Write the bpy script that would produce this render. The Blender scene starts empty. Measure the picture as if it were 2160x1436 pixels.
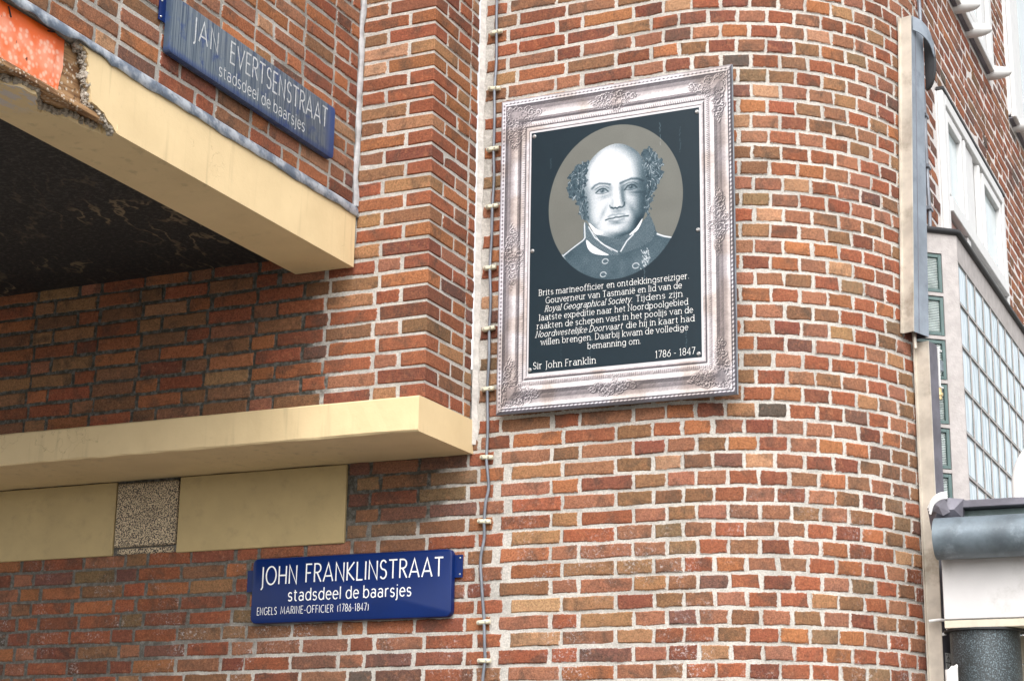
import bpy, math, random
import numpy as np
from mathutils import Matrix, Vector

random.seed(7)
RNG = np.random.RandomState(11)
sc = bpy.context.scene
COL = sc.collection

# ------------------------------------------------------------ camera, world, sun
W, H = 1024, 680
cam_d = bpy.data.cameras.new('camera')
cam = bpy.data.objects.new('camera', cam_d)
COL.objects.link(cam)
sc.camera = cam
YAW, PITCH, ROLL = math.radians(25.046), math.radians(15.183), math.radians(0.9705)
CAMZ = 1.6
fw = Vector((-math.sin(YAW) * math.cos(PITCH), math.cos(YAW) * math.cos(PITCH), math.sin(PITCH)))
rt = Vector((math.cos(YAW), math.sin(YAW), 0))
up = rt.cross(fw)
r2 = rt * math.cos(ROLL) + up * math.sin(ROLL)
u2 = -rt * math.sin(ROLL) + up * math.cos(ROLL)
cam.matrix_world = Matrix(((r2.x, u2.x, -fw.x, 0), (r2.y, u2.y, -fw.y, 0), (r2.z, u2.z, -fw.z, CAMZ), (0, 0, 0, 1)))
cam_d.sensor_width = 36
cam_d.lens = 3771.4 / 2160 * 36
cam_d.clip_start = 0.05
cam_d.clip_end = 500

SUN_EL, SUN_AZ = math.radians(48), math.radians(158)      # azimuth from +Y, clockwise (towards +X)
world = bpy.data.worlds.new('World')
sc.world = world
world.use_nodes = True
wn = world.node_tree
wn.nodes.clear()
sky = wn.nodes.new('ShaderNodeTexSky')
sky.sky_type = 'NISHITA'
sky.sun_disc = False
sky.sun_elevation = SUN_EL
sky.sun_rotation = SUN_AZ
sky.air_density = 1.0
sky.dust_density = 4.0
sky.ozone_density = 1.0
hs = wn.nodes.new('ShaderNodeHueSaturation')
hs.inputs['Saturation'].default_value = 0.10
bg = wn.nodes.new('ShaderNodeBackground')
bg.inputs[1].default_value = 0.15
wo = wn.nodes.new('ShaderNodeOutputWorld')
wn.links.new(sky.outputs[0], hs.inputs['Color'])
wn.links.new(hs.outputs[0], bg.inputs[0])
wn.links.new(bg.outputs[0], wo.inputs[0])

sun_d = bpy.data.lights.new('sun', 'SUN')
sun_d.energy = 0.8
sun_d.angle = math.radians(75)
sun_d.color = (1.0, 0.95, 0.88)
sun = bpy.data.objects.new('sun', sun_d)
COL.objects.link(sun)
sd = Vector((math.sin(SUN_AZ) * math.cos(SUN_EL), math.cos(SUN_AZ) * math.cos(SUN_EL), math.sin(SUN_EL)))
sun.rotation_euler = sd.to_track_quat('Z', 'Y').to_euler()
sun.location = (0, -5, 12)

vs = sc.view_settings
vs.view_transform = 'Standard'
vs.look = 'None'
vs.exposure = 1.22
vs.gamma = 1.0
vs.use_curve_mapping = False
sc.render.resolution_x, sc.render.resolution_y = W, H


# ------------------------------------------------------------ object helpers
def tag(o, label=None, cat=None, group=None, kind=None):
    if label: o['label'] = label
    if cat: o['category'] = cat
    if group: o['group'] = group
    if kind: o['kind'] = kind
    return o


def link(o, parent=None):
    COL.objects.link(o)
    if parent is not None:
        o.parent = parent
        o.matrix_parent_inverse = parent.matrix_basis.inverted()
    return o


def thing(name, loc, label, cat, group=None):
    o = bpy.data.objects.new(name, None)
    o.location = loc
    o.empty_display_size = 0.1
    o.matrix_basis = Matrix.Translation(loc)
    COL.objects.link(o)
    return tag(o, label, cat, group)


def meshobj(name, verts, faces, mat, parent=None, smooth=False, uvs=None):
    me = bpy.data.meshes.new(name)
    me.from_pydata([tuple(v) for v in verts], [], faces)
    if mat: me.materials.append(mat)
    if smooth:
        me.polygons.foreach_set('use_smooth', [True] * len(me.polygons))
    if uvs is not None:
        uv = me.uv_layers.new(name='UVMap')
        for l in me.loops:
            uv.data[l.index].uv = uvs[l.vertex_index]
    me.update()
    o = bpy.data.objects.new(name, me)
    return link(o, parent)


class MB:
    def __init__(s):
        s.v = []; s.f = []

    def add(s, v, f, M=None):
        n = len(s.v)
        s.v += [tuple(M @ Vector(p)) if M is not None else tuple(p) for p in v]
        s.f += [tuple(i + n for i in q) for q in f]
        return s

    def box(s, x0, x1, y0, y1, z0, z1, b=0.0, M=None):
        if b <= 0:
            v = [(x, y, z) for x in (x0, x1) for y in (y0, y1) for z in (z0, z1)]
            f = [(0, 1, 3, 2), (4, 6, 7, 5), (0, 4, 5, 1), (2, 3, 7, 6), (0, 2, 6, 4), (1, 5, 7, 3)]
            return s.add(v, f, M)
        v, f = bevbox(x0, x1, y0, y1, z0, z1, b)
        return s.add(v, f, M)

    def tube(s, pts, r, n=10, caps=True, M=None):
        pts = [Vector(p) for p in pts]
        rs = r if isinstance(r, (list, tuple)) else [r] * len(pts)
        v = []; f = []
        nrm = None
        for i, p in enumerate(pts):
            t = (pts[min(i + 1, len(pts) - 1)] - pts[max(i - 1, 0)]).normalized()
            if nrm is None:
                a = Vector((0, 0, 1)) if abs(t.z) < 0.9 else Vector((1, 0, 0))
                nrm = t.cross(a).normalized()
            else:
                nrm = (nrm - t * nrm.dot(t)).normalized()
            bn = t.cross(nrm)
            for k in range(n):
                a = 2 * math.pi * k / n
                v.append(p + (nrm * math.cos(a) + bn * math.sin(a)) * rs[i])
        for i in range(len(pts) - 1):
            for k in range(n):
                f.append((i * n + k, i * n + (k + 1) % n, (i + 1) * n + (k + 1) % n, (i + 1) * n + k))
        if caps:
            f.append(tuple(range(n - 1, -1, -1)))
            f.append(tuple((len(pts) - 1) * n + k for k in range(n)))
        return s.add(v, f, M)

    def prism(s, poly, ax, lo, hi, M=None):
        """poly of 2D points in the other two axes (in xyz order), extruded along ax"""
        def P(a, b, c):
            return {0: (c, a, b), 1: (a, c, b), 2: (a, b, c)}[ax]
        n = len(poly)
        v = [P(a, b, lo) for a, b in poly] + [P(a, b, hi) for a, b in poly]
        f = [tuple(range(n)), tuple(range(2 * n - 1, n - 1, -1))]
        f += [(i, i + n, (i + 1) % n + n, (i + 1) % n) for i in range(n)]
        return s.add(v, f, M)

    def build(s, name, mat, parent=None, smooth=False):
        o = meshobj(name, s.v, s.f, mat, parent, smooth)
        import bmesh
        bm = bmesh.new(); bm.from_mesh(o.data)
        bmesh.ops.recalc_face_normals(bm, faces=bm.faces)
        bm.to_mesh(o.data); bm.free()
        if smooth:
            try:
                o.data.set_sharp_from_angle(angle=math.radians(40))
            except Exception:
                pass
        return o


def bevbox(x0, x1, y0, y1, z0, z1, b, jit=0.0):
    """chamfered box: 24 verts, 26 faces"""
    v = []; idx = {}
    for ix in (0, 1):
        for iy in (0, 1):
            for iz in (0, 1):
                j = [random.uniform(-jit, jit) for _ in range(3)]
                for ax in range(3):
                    p = [(x0, x1)[ix] + j[0], (y0, y1)[iy] + j[1], (z0, z1)[iz] + j[2]]
                    for k, i in ((0, ix), (1, iy), (2, iz)):
                        if k != ax:
                            p[k] += b if i == 0 else -b
                    idx[(ix, iy, iz, ax)] = len(v)
                    v.append(tuple(p))
    f = []
    # main faces
    for ax in range(3):
        for sgn in (0, 1):
            q = []
            for a, c in ((0, 0), (1, 0), (1, 1), (0, 1)):
                k = [0, 0, 0]; o = [i for i in range(3) if i != ax]
                k[ax] = sgn; k[o[0]] = a; k[o[1]] = c
                q.append(idx[(k[0], k[1], k[2], ax)])
            f.append(tuple(q))
    # edges
    for ax in range(3):
        o = [i for i in range(3) if i != ax]
        for a in (0, 1):
            for c in (0, 1):
                k0 = [0, 0, 0]; k1 = [0, 0, 0]
                k0[ax] = 0; k1[ax] = 1
                for k in (k0, k1):
                    k[o[0]] = a; k[o[1]] = c
                f.append((idx[(*k0, o[0])], idx[(*k1, o[0])], idx[(*k1, o[1])], idx[(*k0, o[1])]))
    for ix in (0, 1):
        for iy in (0, 1):
            for iz in (0, 1):
                f.append((idx[(ix, iy, iz, 0)], idx[(ix, iy, iz, 1)], idx[(ix, iy, iz, 2)]))
    return v, f


# ------------------------------------------------------------ material helpers
class NT:
    def __init__(s, name):
        s.m = bpy.data.materials.new(name); s.m.use_nodes = True
        s.t = s.m.node_tree; s.t.nodes.clear()
        s.out = s.n('ShaderNodeOutputMaterial'); s.b = s.n('ShaderNodeBsdfPrincipled')
        s.l(s.b.outputs[0], s.out.inputs[0])
        s.pos = s.n('ShaderNodeNewGeometry').outputs['Position']

    def n(s, t, **kw):
        n = s.t.nodes.new(t)
        for k, v in kw.items(): setattr(n, k, v)
        return n

    def l(s, a, b): s.t.links.new(a, b)

    def set(s, inp, v):
        if hasattr(v, 'links') or isinstance(v, bpy.types.NodeSocket): s.l(v, inp)
        else:
            if isinstance(v, (tuple, list)) and len(v) == 3 and len(inp.default_value) == 4: v = (*v, 1)
            inp.default_value = v

    def noise(s, scale, detail=2, rough=0.5, vec=None, dist=0.0):
        n = s.n('ShaderNodeTexNoise')
        n.inputs['Scale'].default_value = scale; n.inputs['Detail'].default_value = detail
        n.inputs['Roughness'].default_value = rough; n.inputs['Distortion'].default_value = dist
        s.l(vec if vec is not None else s.pos, n.inputs['Vector'])
        return n.outputs[0]

    def ss(s, v, a, b, lo=0.0, hi=1.0):
        n = s.n('ShaderNodeMapRange', interpolation_type='SMOOTHSTEP')
        s.l(v, n.inputs[0])
        for i, q in enumerate((a, b, lo, hi)): s.set(n.inputs[i + 1], q)
        return n.outputs[0]

    def math(s, op, a, b=0.0, c=None):
        n = s.n('ShaderNodeMath', operation=op)
        s.set(n.inputs[0], a); s.set(n.inputs[1], b)
        if c is not None: s.set(n.inputs[2], c)
        return n.outputs[0]

    def mix(s, f, a, b, mode='MIX'):
        n = s.n('ShaderNodeMix', data_type='RGBA', blend_type=mode)
        s.set(n.inputs[0], f); s.set(n.inputs[6], a); s.set(n.inputs[7], b)
        return n.outputs[2]

    def xyz(s, vec=None):
        n = s.n('ShaderNodeSeparateXYZ'); s.l(vec if vec is not None else s.pos, n.inputs[0]); return n.outputs

    def scale(s, v3, vec=None):
        n = s.n('ShaderNodeVectorMath', operation='MULTIPLY')
        s.l(vec if vec is not None else s.pos, n.inputs[0]); n.inputs[1].default_value = v3
        return n.outputs[0]

    def bump(s, h, strength=0.3, dist=0.002):
        n = s.n('ShaderNodeBump'); n.inputs['Strength'].default_value = strength
        n.inputs['Distance'].default_value = dist
        s.l(h, n.inputs['Height']); s.l(n.outputs[0], s.b.inputs['Normal'])

    def fin(s, col, rough=0.8, metal=0.0, spec=0.5):
        s.set(s.b.inputs['Base Color'], col); s.set(s.b.inputs['Roughness'], rough)
        s.b.inputs['Metallic'].default_value = metal
        s.b.inputs['Specular IOR Level'].default_value = spec
        return s.m


def brick_mat(name, attr):
    m = NT(name)
    if attr:
        a = m.n('ShaderNodeAttribute', attribute_name='tone'); col = a.outputs['Color']
        r = m.n('ShaderNodeAttribute', attribute_name='rnd').outputs['Fac']
    else:
        a = m.n('ShaderNodeObjectInfo'); col = a.outputs['Color']; r = a.outputs['Random']
    off = m.n('ShaderNodeVectorMath', operation='MULTIPLY_ADD')
    cb = m.n('ShaderNodeCombineXYZ')
    for i in range(3): m.l(r, cb.inputs[i])
    m.l(cb.outputs[0], off.inputs[0]); off.inputs[1].default_value = (40, 17, 29)
    m.l(m.pos, off.inputs[2])
    v = off.outputs[0]
    n1 = m.noise(11, 3, 0.55, v, 0.6)
    n2 = m.noise(45, 4, 0.65, v)
    n3 = m.noise(330, 3, 0.7, v)
    n4 = m.noise(120, 3, 0.75, v)
    dark = m.mix(0.72, col, (0.055, 0.045, 0.036))
    c = m.mix(m.ss(n1, 0.48, 0.72, 0, 0.80), col, dark)
    lite = m.mix(0.5, col, (0.46, 0.20, 0.10))
    c = m.mix(m.ss(n2, 0.50, 0.72, 0, 0.55), c, lite)
    g = m.ss(n3, 0.3, 0.7, 0.66, 1.30)
    g = m.math('MULTIPLY', g, m.ss(n4, 0.32, 0.62, 0.72, 1.12))
    hsv = m.n('ShaderNodeHueSaturation'); m.l(c, hsv.inputs['Color']); m.l(g, hsv.inputs['Value'])
    c = hsv.outputs[0]
    # pits
    vo = m.n('ShaderNodeTexVoronoi'); vo.inputs['Scale'].default_value = 95; m.l(v, vo.inputs['Vector'])
    pit = m.ss(vo.outputs['Distance'], 0.10, 0.2, 1, 0)
    pit = m.math('MULTIPLY', pit, m.ss(m.noise(25, 1, 0.5, v), 0.55, 0.7))
    c = m.mix(m.math('MULTIPLY', pit, 0.7), c, (0.03, 0.02, 0.018))
    # lime bloom and splashes, mostly low on the wall
    z = m.xyz()[2]
    low = m.ss(z, 2.95, 2.35, 0.02, 1.0)
    bl = m.math('MULTIPLY', m.ss(m.noise(4.5, 4, 0.7), 0.50, 0.62), m.ss(m.noise(90, 5, 0.85), 0.53, 0.62))
    bl = m.math('MULTIPLY', bl, low)
    c = m.mix(m.math('MULTIPLY', bl, 0.75), c, (0.55, 0.52, 0.52))
    # mortar smeared over the arris
    e = m.n('ShaderNodeAttribute', attribute_name='edge').outputs['Fac']
    sm = m.math('ADD', e, m.math('MULTIPLY', m.math('SUBTRACT', m.noise(95, 3, 0.7), 0.5), 1.9))
    sm = m.ss(sm, 0.06, 0.26, 1, 0)
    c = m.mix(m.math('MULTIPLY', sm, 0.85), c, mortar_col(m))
    hgt = m.math('ADD', m.math('MULTIPLY', n3, 0.35), m.math('MULTIPLY', n4, 1.0))
    hgt = m.math('ADD', hgt, m.math('MULTIPLY', pit, -0.8))
    m.bump(hgt, 0.75, 0.004)
    return m.fin(c, 0.86, 0, 0.25)




def mortar_col(m):
    """lime mortar; soot-dark where the overhang keeps the rain off"""
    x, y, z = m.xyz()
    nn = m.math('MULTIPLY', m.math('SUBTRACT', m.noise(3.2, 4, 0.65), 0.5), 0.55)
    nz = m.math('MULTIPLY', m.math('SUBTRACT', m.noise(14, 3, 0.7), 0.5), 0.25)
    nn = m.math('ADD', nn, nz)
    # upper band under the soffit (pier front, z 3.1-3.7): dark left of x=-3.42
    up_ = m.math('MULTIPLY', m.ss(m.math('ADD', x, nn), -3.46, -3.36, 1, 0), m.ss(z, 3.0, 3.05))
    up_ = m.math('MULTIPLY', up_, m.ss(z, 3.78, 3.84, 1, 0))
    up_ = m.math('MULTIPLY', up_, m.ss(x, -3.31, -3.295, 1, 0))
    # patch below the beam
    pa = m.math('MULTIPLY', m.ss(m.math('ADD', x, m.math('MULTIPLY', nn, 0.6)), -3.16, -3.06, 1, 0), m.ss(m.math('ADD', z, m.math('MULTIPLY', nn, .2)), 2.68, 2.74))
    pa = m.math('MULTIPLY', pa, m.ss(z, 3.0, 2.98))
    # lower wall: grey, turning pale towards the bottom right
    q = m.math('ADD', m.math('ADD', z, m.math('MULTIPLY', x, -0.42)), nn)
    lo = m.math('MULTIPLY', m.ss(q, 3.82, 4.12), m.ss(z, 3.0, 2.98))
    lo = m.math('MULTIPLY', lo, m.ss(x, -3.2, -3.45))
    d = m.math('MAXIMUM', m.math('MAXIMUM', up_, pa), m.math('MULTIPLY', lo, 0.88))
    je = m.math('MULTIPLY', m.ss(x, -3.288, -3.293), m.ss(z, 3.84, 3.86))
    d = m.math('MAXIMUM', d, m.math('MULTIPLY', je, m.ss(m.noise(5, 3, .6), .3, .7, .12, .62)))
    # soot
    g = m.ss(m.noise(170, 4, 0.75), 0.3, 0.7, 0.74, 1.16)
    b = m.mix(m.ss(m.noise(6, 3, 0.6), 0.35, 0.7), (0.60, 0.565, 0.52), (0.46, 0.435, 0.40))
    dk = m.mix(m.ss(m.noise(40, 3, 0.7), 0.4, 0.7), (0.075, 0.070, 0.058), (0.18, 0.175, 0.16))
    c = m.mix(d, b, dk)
    c = m.mix(m.ss(y, 6.84, 6.86), c, (0.74, 0.70, 0.68))
    h = m.n('ShaderNodeHueSaturation'); m.l(c, h.inputs['Color']); m.l(g, h.inputs['Value'])
    return h.outputs[0]


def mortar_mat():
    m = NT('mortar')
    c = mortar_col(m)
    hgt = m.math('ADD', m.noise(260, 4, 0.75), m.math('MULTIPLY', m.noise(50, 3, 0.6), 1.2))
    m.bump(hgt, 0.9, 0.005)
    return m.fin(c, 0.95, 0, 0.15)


def simple(name, col, rough=0.7, metal=0.0, var=0.12, nscale=20, bump=0.2, bdist=0.002, bscale=150, spec=0.5, dirt=None, dscale=3):
    m = NT(name)
    n = m.ss(m.noise(nscale, 4, 0.6), 0.3, 0.7, 1 - var, 1 + var)
    h = m.n('ShaderNodeHueSaturation'); h.inputs['Color'].default_value = (*col, 1); m.l(n, h.inputs['Value'])
    c = h.outputs[0]
    if dirt:
        c = m.mix(m.ss(m.noise(dscale, 5, 0.7), 0.5, 0.75, 0, dirt[3]), c, dirt[:3])
    if bump > 0: m.bump(m.noise(bscale, 3, 0.6), bump, bdist)
    return m.fin(c, rough, metal, spec)


M_BRICK = brick_mat('brick', False)
M_BRICK_S = brick_mat('brick_joined', True)
M_MORTAR = mortar_mat()


def plaster():
    m = NT('cream_plaster')
    n = m.ss(m.noise(4, 5, 0.6), 0.3, 0.75)
    c = m.mix(n, (0.74, 0.575, 0.335), (0.67, 0.515, 0.295))
    c = m.mix(m.ss(m.noise(30, 4, 0.7), 0.62, 0.8, 0, 0.35), c, (0.45, 0.36, 0.22))
    vo = m.n('ShaderNodeTexVoronoi', feature='DISTANCE_TO_EDGE'); vo.inputs['Scale'].default_value = 2.3
    dv = m.n('ShaderNodeVectorMath', operation='ADD')
    nz = m.n('ShaderNodeTexNoise'); nz.inputs['Scale'].default_value = 7; nz.inputs['Detail'].default_value = 5
    m.l(m.pos, nz.inputs['Vector']); m.l(m.pos, dv.inputs[0]); m.l(nz.outputs['Color'], dv.inputs[1])
    m.l(dv.outputs[0], vo.inputs['Vector'])
    cr = m.math('MULTIPLY', m.ss(vo.outputs[0], 0.0, 0.006, 1, 0), m.ss(m.noise(1.7, 2), 0.52, 0.6))
    c = m.mix(m.math('MULTIPLY', cr, 0.5), c, (0.25, 0.19, 0.1))
    x_, y_, z_ = m.xyz()
    fl = m.math('MULTIPLY', m.ss(z_, 3.6275, 3.6265), m.ss(m.math('ADD', y_, m.math('MULTIPLY', x_, -.45)), 5.46, 5.34))
    fl = m.math('MULTIPLY', fl, m.ss(z_, 3.60, 3.61))
    fl = m.math('MULTIPLY', fl, m.ss(m.noise(1, 4, 0.6, m.scale((26, 11, 1))), 0.47, 0.52))
    c = m.mix(m.math('MULTIPLY', fl, 0.85), c, (0.56, 0.52, 0.53))
    hgt = m.math('ADD', m.math('MULTIPLY', m.noise(7, 3, 0.5), 1.3), m.math('MULTIPLY', m.noise(140, 3, 0.6), 0.22))
    hgt = m.math('SUBTRACT', hgt, m.math('MULTIPLY', cr, 1.0))
    st = m.noise(1, 3, 0.6, m.scale((22, 22, 1.6)))
    c = m.mix(m.math('MULTIPLY', m.ss(st, 0.54, 0.72, 0, 0.42), m.ss(m.noise(2.1, 2), 0.4, 0.6)), c, (0.40, 0.31, 0.18))
    m.bump(hgt, 0.5, 0.005)
    return m.fin(c, 0.6, 0, 0.4)


M_PLASTER = plaster()
M_PANEL = simple('shaded_cream_render', (0.44, 0.335, 0.165), 0.65, var=0.06, nscale=5, bump=0.25, bscale=120, dirt=(0.2, 0.16, 0.09, 0.3), dscale=12)  # cream like the beam, its colour darkened for the shade below the beam


def stone_mat():
    m = NT('granular_stone')
    n = m.noise(190, 2, 0.5)
    c = m.mix(m.ss(n, 0.44, 0.56), (0.06, 0.05, 0.045), (0.62, 0.50, 0.34))
    c = m.mix(m.ss(m.noise(6, 3), 0.5, 0.75, 0, 0.5), c, (0.12, 0.09, 0.06))
    m.bump(n, 0.9, 0.005)
    return m.fin(c, 0.8)


M_STONE = stone_mat()


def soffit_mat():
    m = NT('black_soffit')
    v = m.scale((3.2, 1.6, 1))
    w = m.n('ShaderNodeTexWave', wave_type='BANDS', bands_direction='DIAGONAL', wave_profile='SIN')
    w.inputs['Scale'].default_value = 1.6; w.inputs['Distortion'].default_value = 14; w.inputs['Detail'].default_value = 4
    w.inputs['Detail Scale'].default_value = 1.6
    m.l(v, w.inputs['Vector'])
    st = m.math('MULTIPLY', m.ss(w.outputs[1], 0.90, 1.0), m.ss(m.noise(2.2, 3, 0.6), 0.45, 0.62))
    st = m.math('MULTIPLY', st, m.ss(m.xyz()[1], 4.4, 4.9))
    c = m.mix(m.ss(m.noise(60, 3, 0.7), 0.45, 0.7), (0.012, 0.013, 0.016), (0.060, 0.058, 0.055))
    c = m.mix(m.math('MULTIPLY', st, 0.8), c, (0.26, 0.20, 0.13))
    m.bump(m.noise(120, 3, 0.6), 0.4, 0.004)
    return m.fin(c, 0.62, 0, 0.4)


def lead_mat():
    m = NT('lead')
    c = m.mix(m.ss(m.noise(14, 4, 0.6), 0.4, 0.62), (0.15, 0.19, 0.25), (0.46, 0.50, 0.55))
    c = m.mix(m.ss(m.noise(60, 3, 0.6), 0.55, 0.7, 0, 0.5), c, (0.10, 0.11, 0.12))
    m.bump(m.noise(12, 3, 0.5), 0.5, 0.008)
    return m.fin(c, 0.5, 0.35, 0.5)


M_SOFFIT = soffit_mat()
M_LEAD = lead_mat()
M_SIGN = simple('dark_blue_enamel', (0.0016, 0.0165, 0.105), 0.30, var=0.08, nscale=6, bump=0.08, bscale=60, spec=0.3)


def faded_blue():
    m = NT('weathered_blue_board')
    v = m.scale((1, 170, 3))
    st = m.noise(1.0, 4, 0.6, v)
    c = m.mix(m.ss(st, 0.36, 0.60), (0.034, 0.056, 0.092), (0.135, 0.165, 0.195))
    c = m.mix(m.ss(m.noise(16, 4, 0.7), 0.52, 0.7, 0, 0.8), c, (0.018, 0.046, 0.145))
    y = m.xyz()[1]; z = m.xyz()[2]
    c = m.mix(m.ss(y, 5.29, 5.36, 0, 0.85), c, (0.014, 0.052, 0.20))
    c = m.mix(m.ss(z, 4.01, 3.99, 0, 0.6), c, (0.014, 0.04, 0.15))
    m.bump(st, 0.2, 0.001)
    return m.fin(c, 0.55, 0, 0.4)


M_FADED = faded_blue()
M_WHITE = simple('white_lettering', (0.86, 0.86, 0.85), 0.5, var=0.05, bump=0)
M_LETTER_OLD = simple('aged_lettering', (0.46, 0.48, 0.50), 0.5, var=0.25, nscale=90, bump=0)
M_SCREW = simple('steel_screw', (0.5, 0.5, 0.5), 0.3, 0.8, bump=0)
M_ALU = simple('brushed_channel', (0.55, 0.50, 0.43), 0.42, 0.35, var=0.18, nscale=8, bump=0.15, dirt=(0.22, 0.18, 0.13, 0.7), dscale=7)
M_ZINC = simple('zinc', (0.24, 0.275, 0.32), 0.45, 0.35, var=0.2, nscale=7, bump=0.2, dirt=(0.08, 0.10, 0.13, 0.6), dscale=9)
M_DARKZ = simple('dark_zinc', (0.13, 0.125, 0.15), 0.5, 0.3, var=0.25, nscale=9, bump=0.2, dirt=(0.17, 0.16, 0.2, 0.7), dscale=6)
M_TUBE = simple('weathered_tube', (0.12, 0.15, 0.175), 0.42, 0.2, var=0.3, nscale=9, bump=0.25, dirt=(0.34, 0.40, 0.45, 0.75), dscale=7)
M_GREEN = simple('green_steel', (0.15, 0.205, 0.20), 0.5, 0.1, var=0.2, nscale=14, bump=0.15, dirt=(0.06, 0.07, 0.065, 0.6), dscale=8)
M_CONC = simple('pale_concrete', (0.40, 0.37, 0.36), 0.85, var=0.1, nscale=25, bump=0.5, bdist=0.003, bscale=120, dirt=(0.30, 0.27, 0.25, 0.5), dscale=5)
M_FASC = simple('white_fascia', (0.60, 0.585, 0.585), 0.6, var=0.05, nscale=5, bump=0.15, dirt=(0.30, 0.29, 0.27, 0.55), dscale=5)
M_PVC = simple('white_pvc', (0.8, 0.8, 0.79), 0.35, var=0.04, bump=0)
M_FRAME = simple('white_paint', (0.64, 0.64, 0.635), 0.4, var=0.04, bump=0.1)
M_BEIGE = simple('beige_boards', (0.56, 0.50, 0.40), 0.6, var=0.08, bump=0.1)
M_CLIP = simple('yellowed_plastic', (0.66, 0.62, 0.47), 0.5, var=0.1, bump=0.1)
M_CABLE = simple('grey_cable', (0.17, 0.185, 0.215), 0.35, 0.2, var=0.2, nscale=15, bump=0.15)
M_BLACK = simple('black_rubber', (0.018, 0.018, 0.02), 0.5, var=0.2, bump=0.1)
M_BROWN = simple('brown_board', (0.30, 0.15, 0.12), 0.4, var=0.15, nscale=5, bump=0.1)
M_SEAL_G = simple('grey_sealant', (0.36, 0.355, 0.36), 0.6, var=0.2, nscale=25, bump=0.6, bdist=0.006, bscale=30)
M_SEAL_W = simple('white_pointing', (0.50, 0.47, 0.44), 0.9, var=0.15, nscale=30, bump=0.9, bdist=0.006, bscale=60)
M_WOOD = None


def wood_mat():
    m = NT('rotten_timber')
    n = m.noise(1, 4, 0.6, m.scale((40, 5, 60)))
    c = m.mix(m.ss(n, 0.35, 0.65), (0.16, 0.075, 0.03), (0.42, 0.25, 0.12))
    vo = m.n('ShaderNodeTexVoronoi'); vo.inputs['Scale'].default_value = 75; m.l(m.pos, vo.inputs['Vector'])
    d = m.math('MULTIPLY', m.ss(vo.outputs['Distance'], 0.38, 0.30), m.ss(m.noise(15, 2), 0.38, 0.55))
    c = m.mix(m.math('MULTIPLY', d, 0.75), c, (0.62, 0.54, 0.43))
    c = m.mix(m.ss(m.noise(35, 3, 0.7), 0.58, 0.68, 0, 0.85), c, (0.05, 0.025, 0.015))
    m.bump(n, 0.6, 0.004)
    return m.fin(c, 0.8)


def orange_mat():
    m = NT('orange_membrane')
    vo = m.n('ShaderNodeTexVoronoi'); vo.inputs['Scale'].default_value = 55; m.l(m.pos, vo.inputs['Vector'])
    z = m.xyz()[2]
    f = m.math('ADD', m.ss(vo.outputs['Distance'], 0.2, 0.55, 0.75, 0.35), m.ss(z, 3.84, 3.78, -0.75, 0.25))
    f = m.math('ADD', f, m.math('MULTIPLY', m.math('SUBTRACT', m.noise(14, 3), 0.5), 1.1))
    c = m.mix(m.ss(f, 0.3, 1.15), (0.80, 0.125, 0.012), (0.86, 0.46, 0.33))
    c = m.mix(m.ss(m.noise(42, 2, 0.6), 0.70, 0.74), c, (0.12, 0.03, 0.01))
    m.bump(m.noise(25, 3), 0.5, 0.004)
    return m.fin(c, 0.4)


M_WOOD = wood_mat()
M_ORANGE = orange_mat()
M_CRUMB = simple('broken_plaster', (0.42, 0.37, 0.31), 0.95, var=0.35, nscale=70, bump=1.0, bdist=0.012, bscale=90)


def glass_block_mat(name, a, b, streak):
    m = NT(name)
    st = m.noise(1, 3, 0.6, m.scale((30, 30, 3.5)))
    c = m.mix(m.ss(st, 0.42, 0.66), a, b)
    m.bump(st, streak, 0.003)
    return m.fin(c, 0.14, 0, 0.7)


M_GBLOCK = glass_block_mat('frosted_glass_block', (0.46, 0.56, 0.63), (0.17, 0.28, 0.33), 0.4)
M_GRIB = simple('ribbed_glass', (0.80, 0.85, 0.84), 0.25, var=0.15, nscale=30, bump=0.1)
M_GEDGE = simple('green_glass_edge', (0.09, 0.14, 0.135), 0.2, var=0.1, bump=0)
M_PANE = simple('window_pane', (0.50, 0.58, 0.60), 0.06, var=0.08, nscale=3, bump=0, spec=0.8)


# ------------------------------------------------------------ bricks
COURSE, Z0 = 0.062, 3.096
BH = 0.0516
JT = 0.0108
PAL = {
    'red': (0.240, 0.078, 0.043), 'orange': (0.290, 0.110, 0.052), 'rose': (0.250, 0.108, 0.068),
    'deep': (0.175, 0.060, 0.039), 'tan': (0.270, 0.140, 0.074), 'olive': (0.180, 0.110, 0.064),
    'brown': (0.195, 0.096, 0.055), 'purple': (0.140, 0.066, 0.052), 'dark': (0.09, 0.066, 0.056),
    'pale': (0.36, 0.20, 0.12)}


def pick(wts):
    k = random.choices(list(wts), list(wts.values()))[0]
    c = PAL[k]; f = random.uniform(0.86, 1.16)
    return tuple(min(1, x * f * q * random.uniform(0.95, 1.05)) for x, q in zip(c, (1.03, 1.04, 0.98)))


W_CORNER = {'red': 6, 'orange': 3.2, 'rose': 6, 'deep': 2.6, 'tan': 1.3, 'olive': 0.9, 'brown': 4, 'purple': 0.7, 'dark': 0.12, 'pale': 0.6}
W_PIER = {'red': 7, 'orange': 5, 'rose': 4, 'deep': 3, 'tan': 1.0, 'olive': 0.3, 'brown': 3, 'purple': 0.6, 'pale': 0.5}
W_LOW = {'red': 6, 'orange': 2.5, 'rose': 4, 'deep': 4, 'tan': 0.4, 'olive': 0.8, 'brown': 3, 'purple': 1.2, 'dark': 0.2}
W_PATCH = {'brown': 5, 'purple': 3, 'rose': 2.5, 'olive': 1.6, 'deep': 1}
W_FAC = {'red': 6, 'rose': 10, 'deep': 1.5, 'orange': 3, 'brown': 3, 'purple': 2.5, 'dark': 0.6}

_cache = {}


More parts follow.
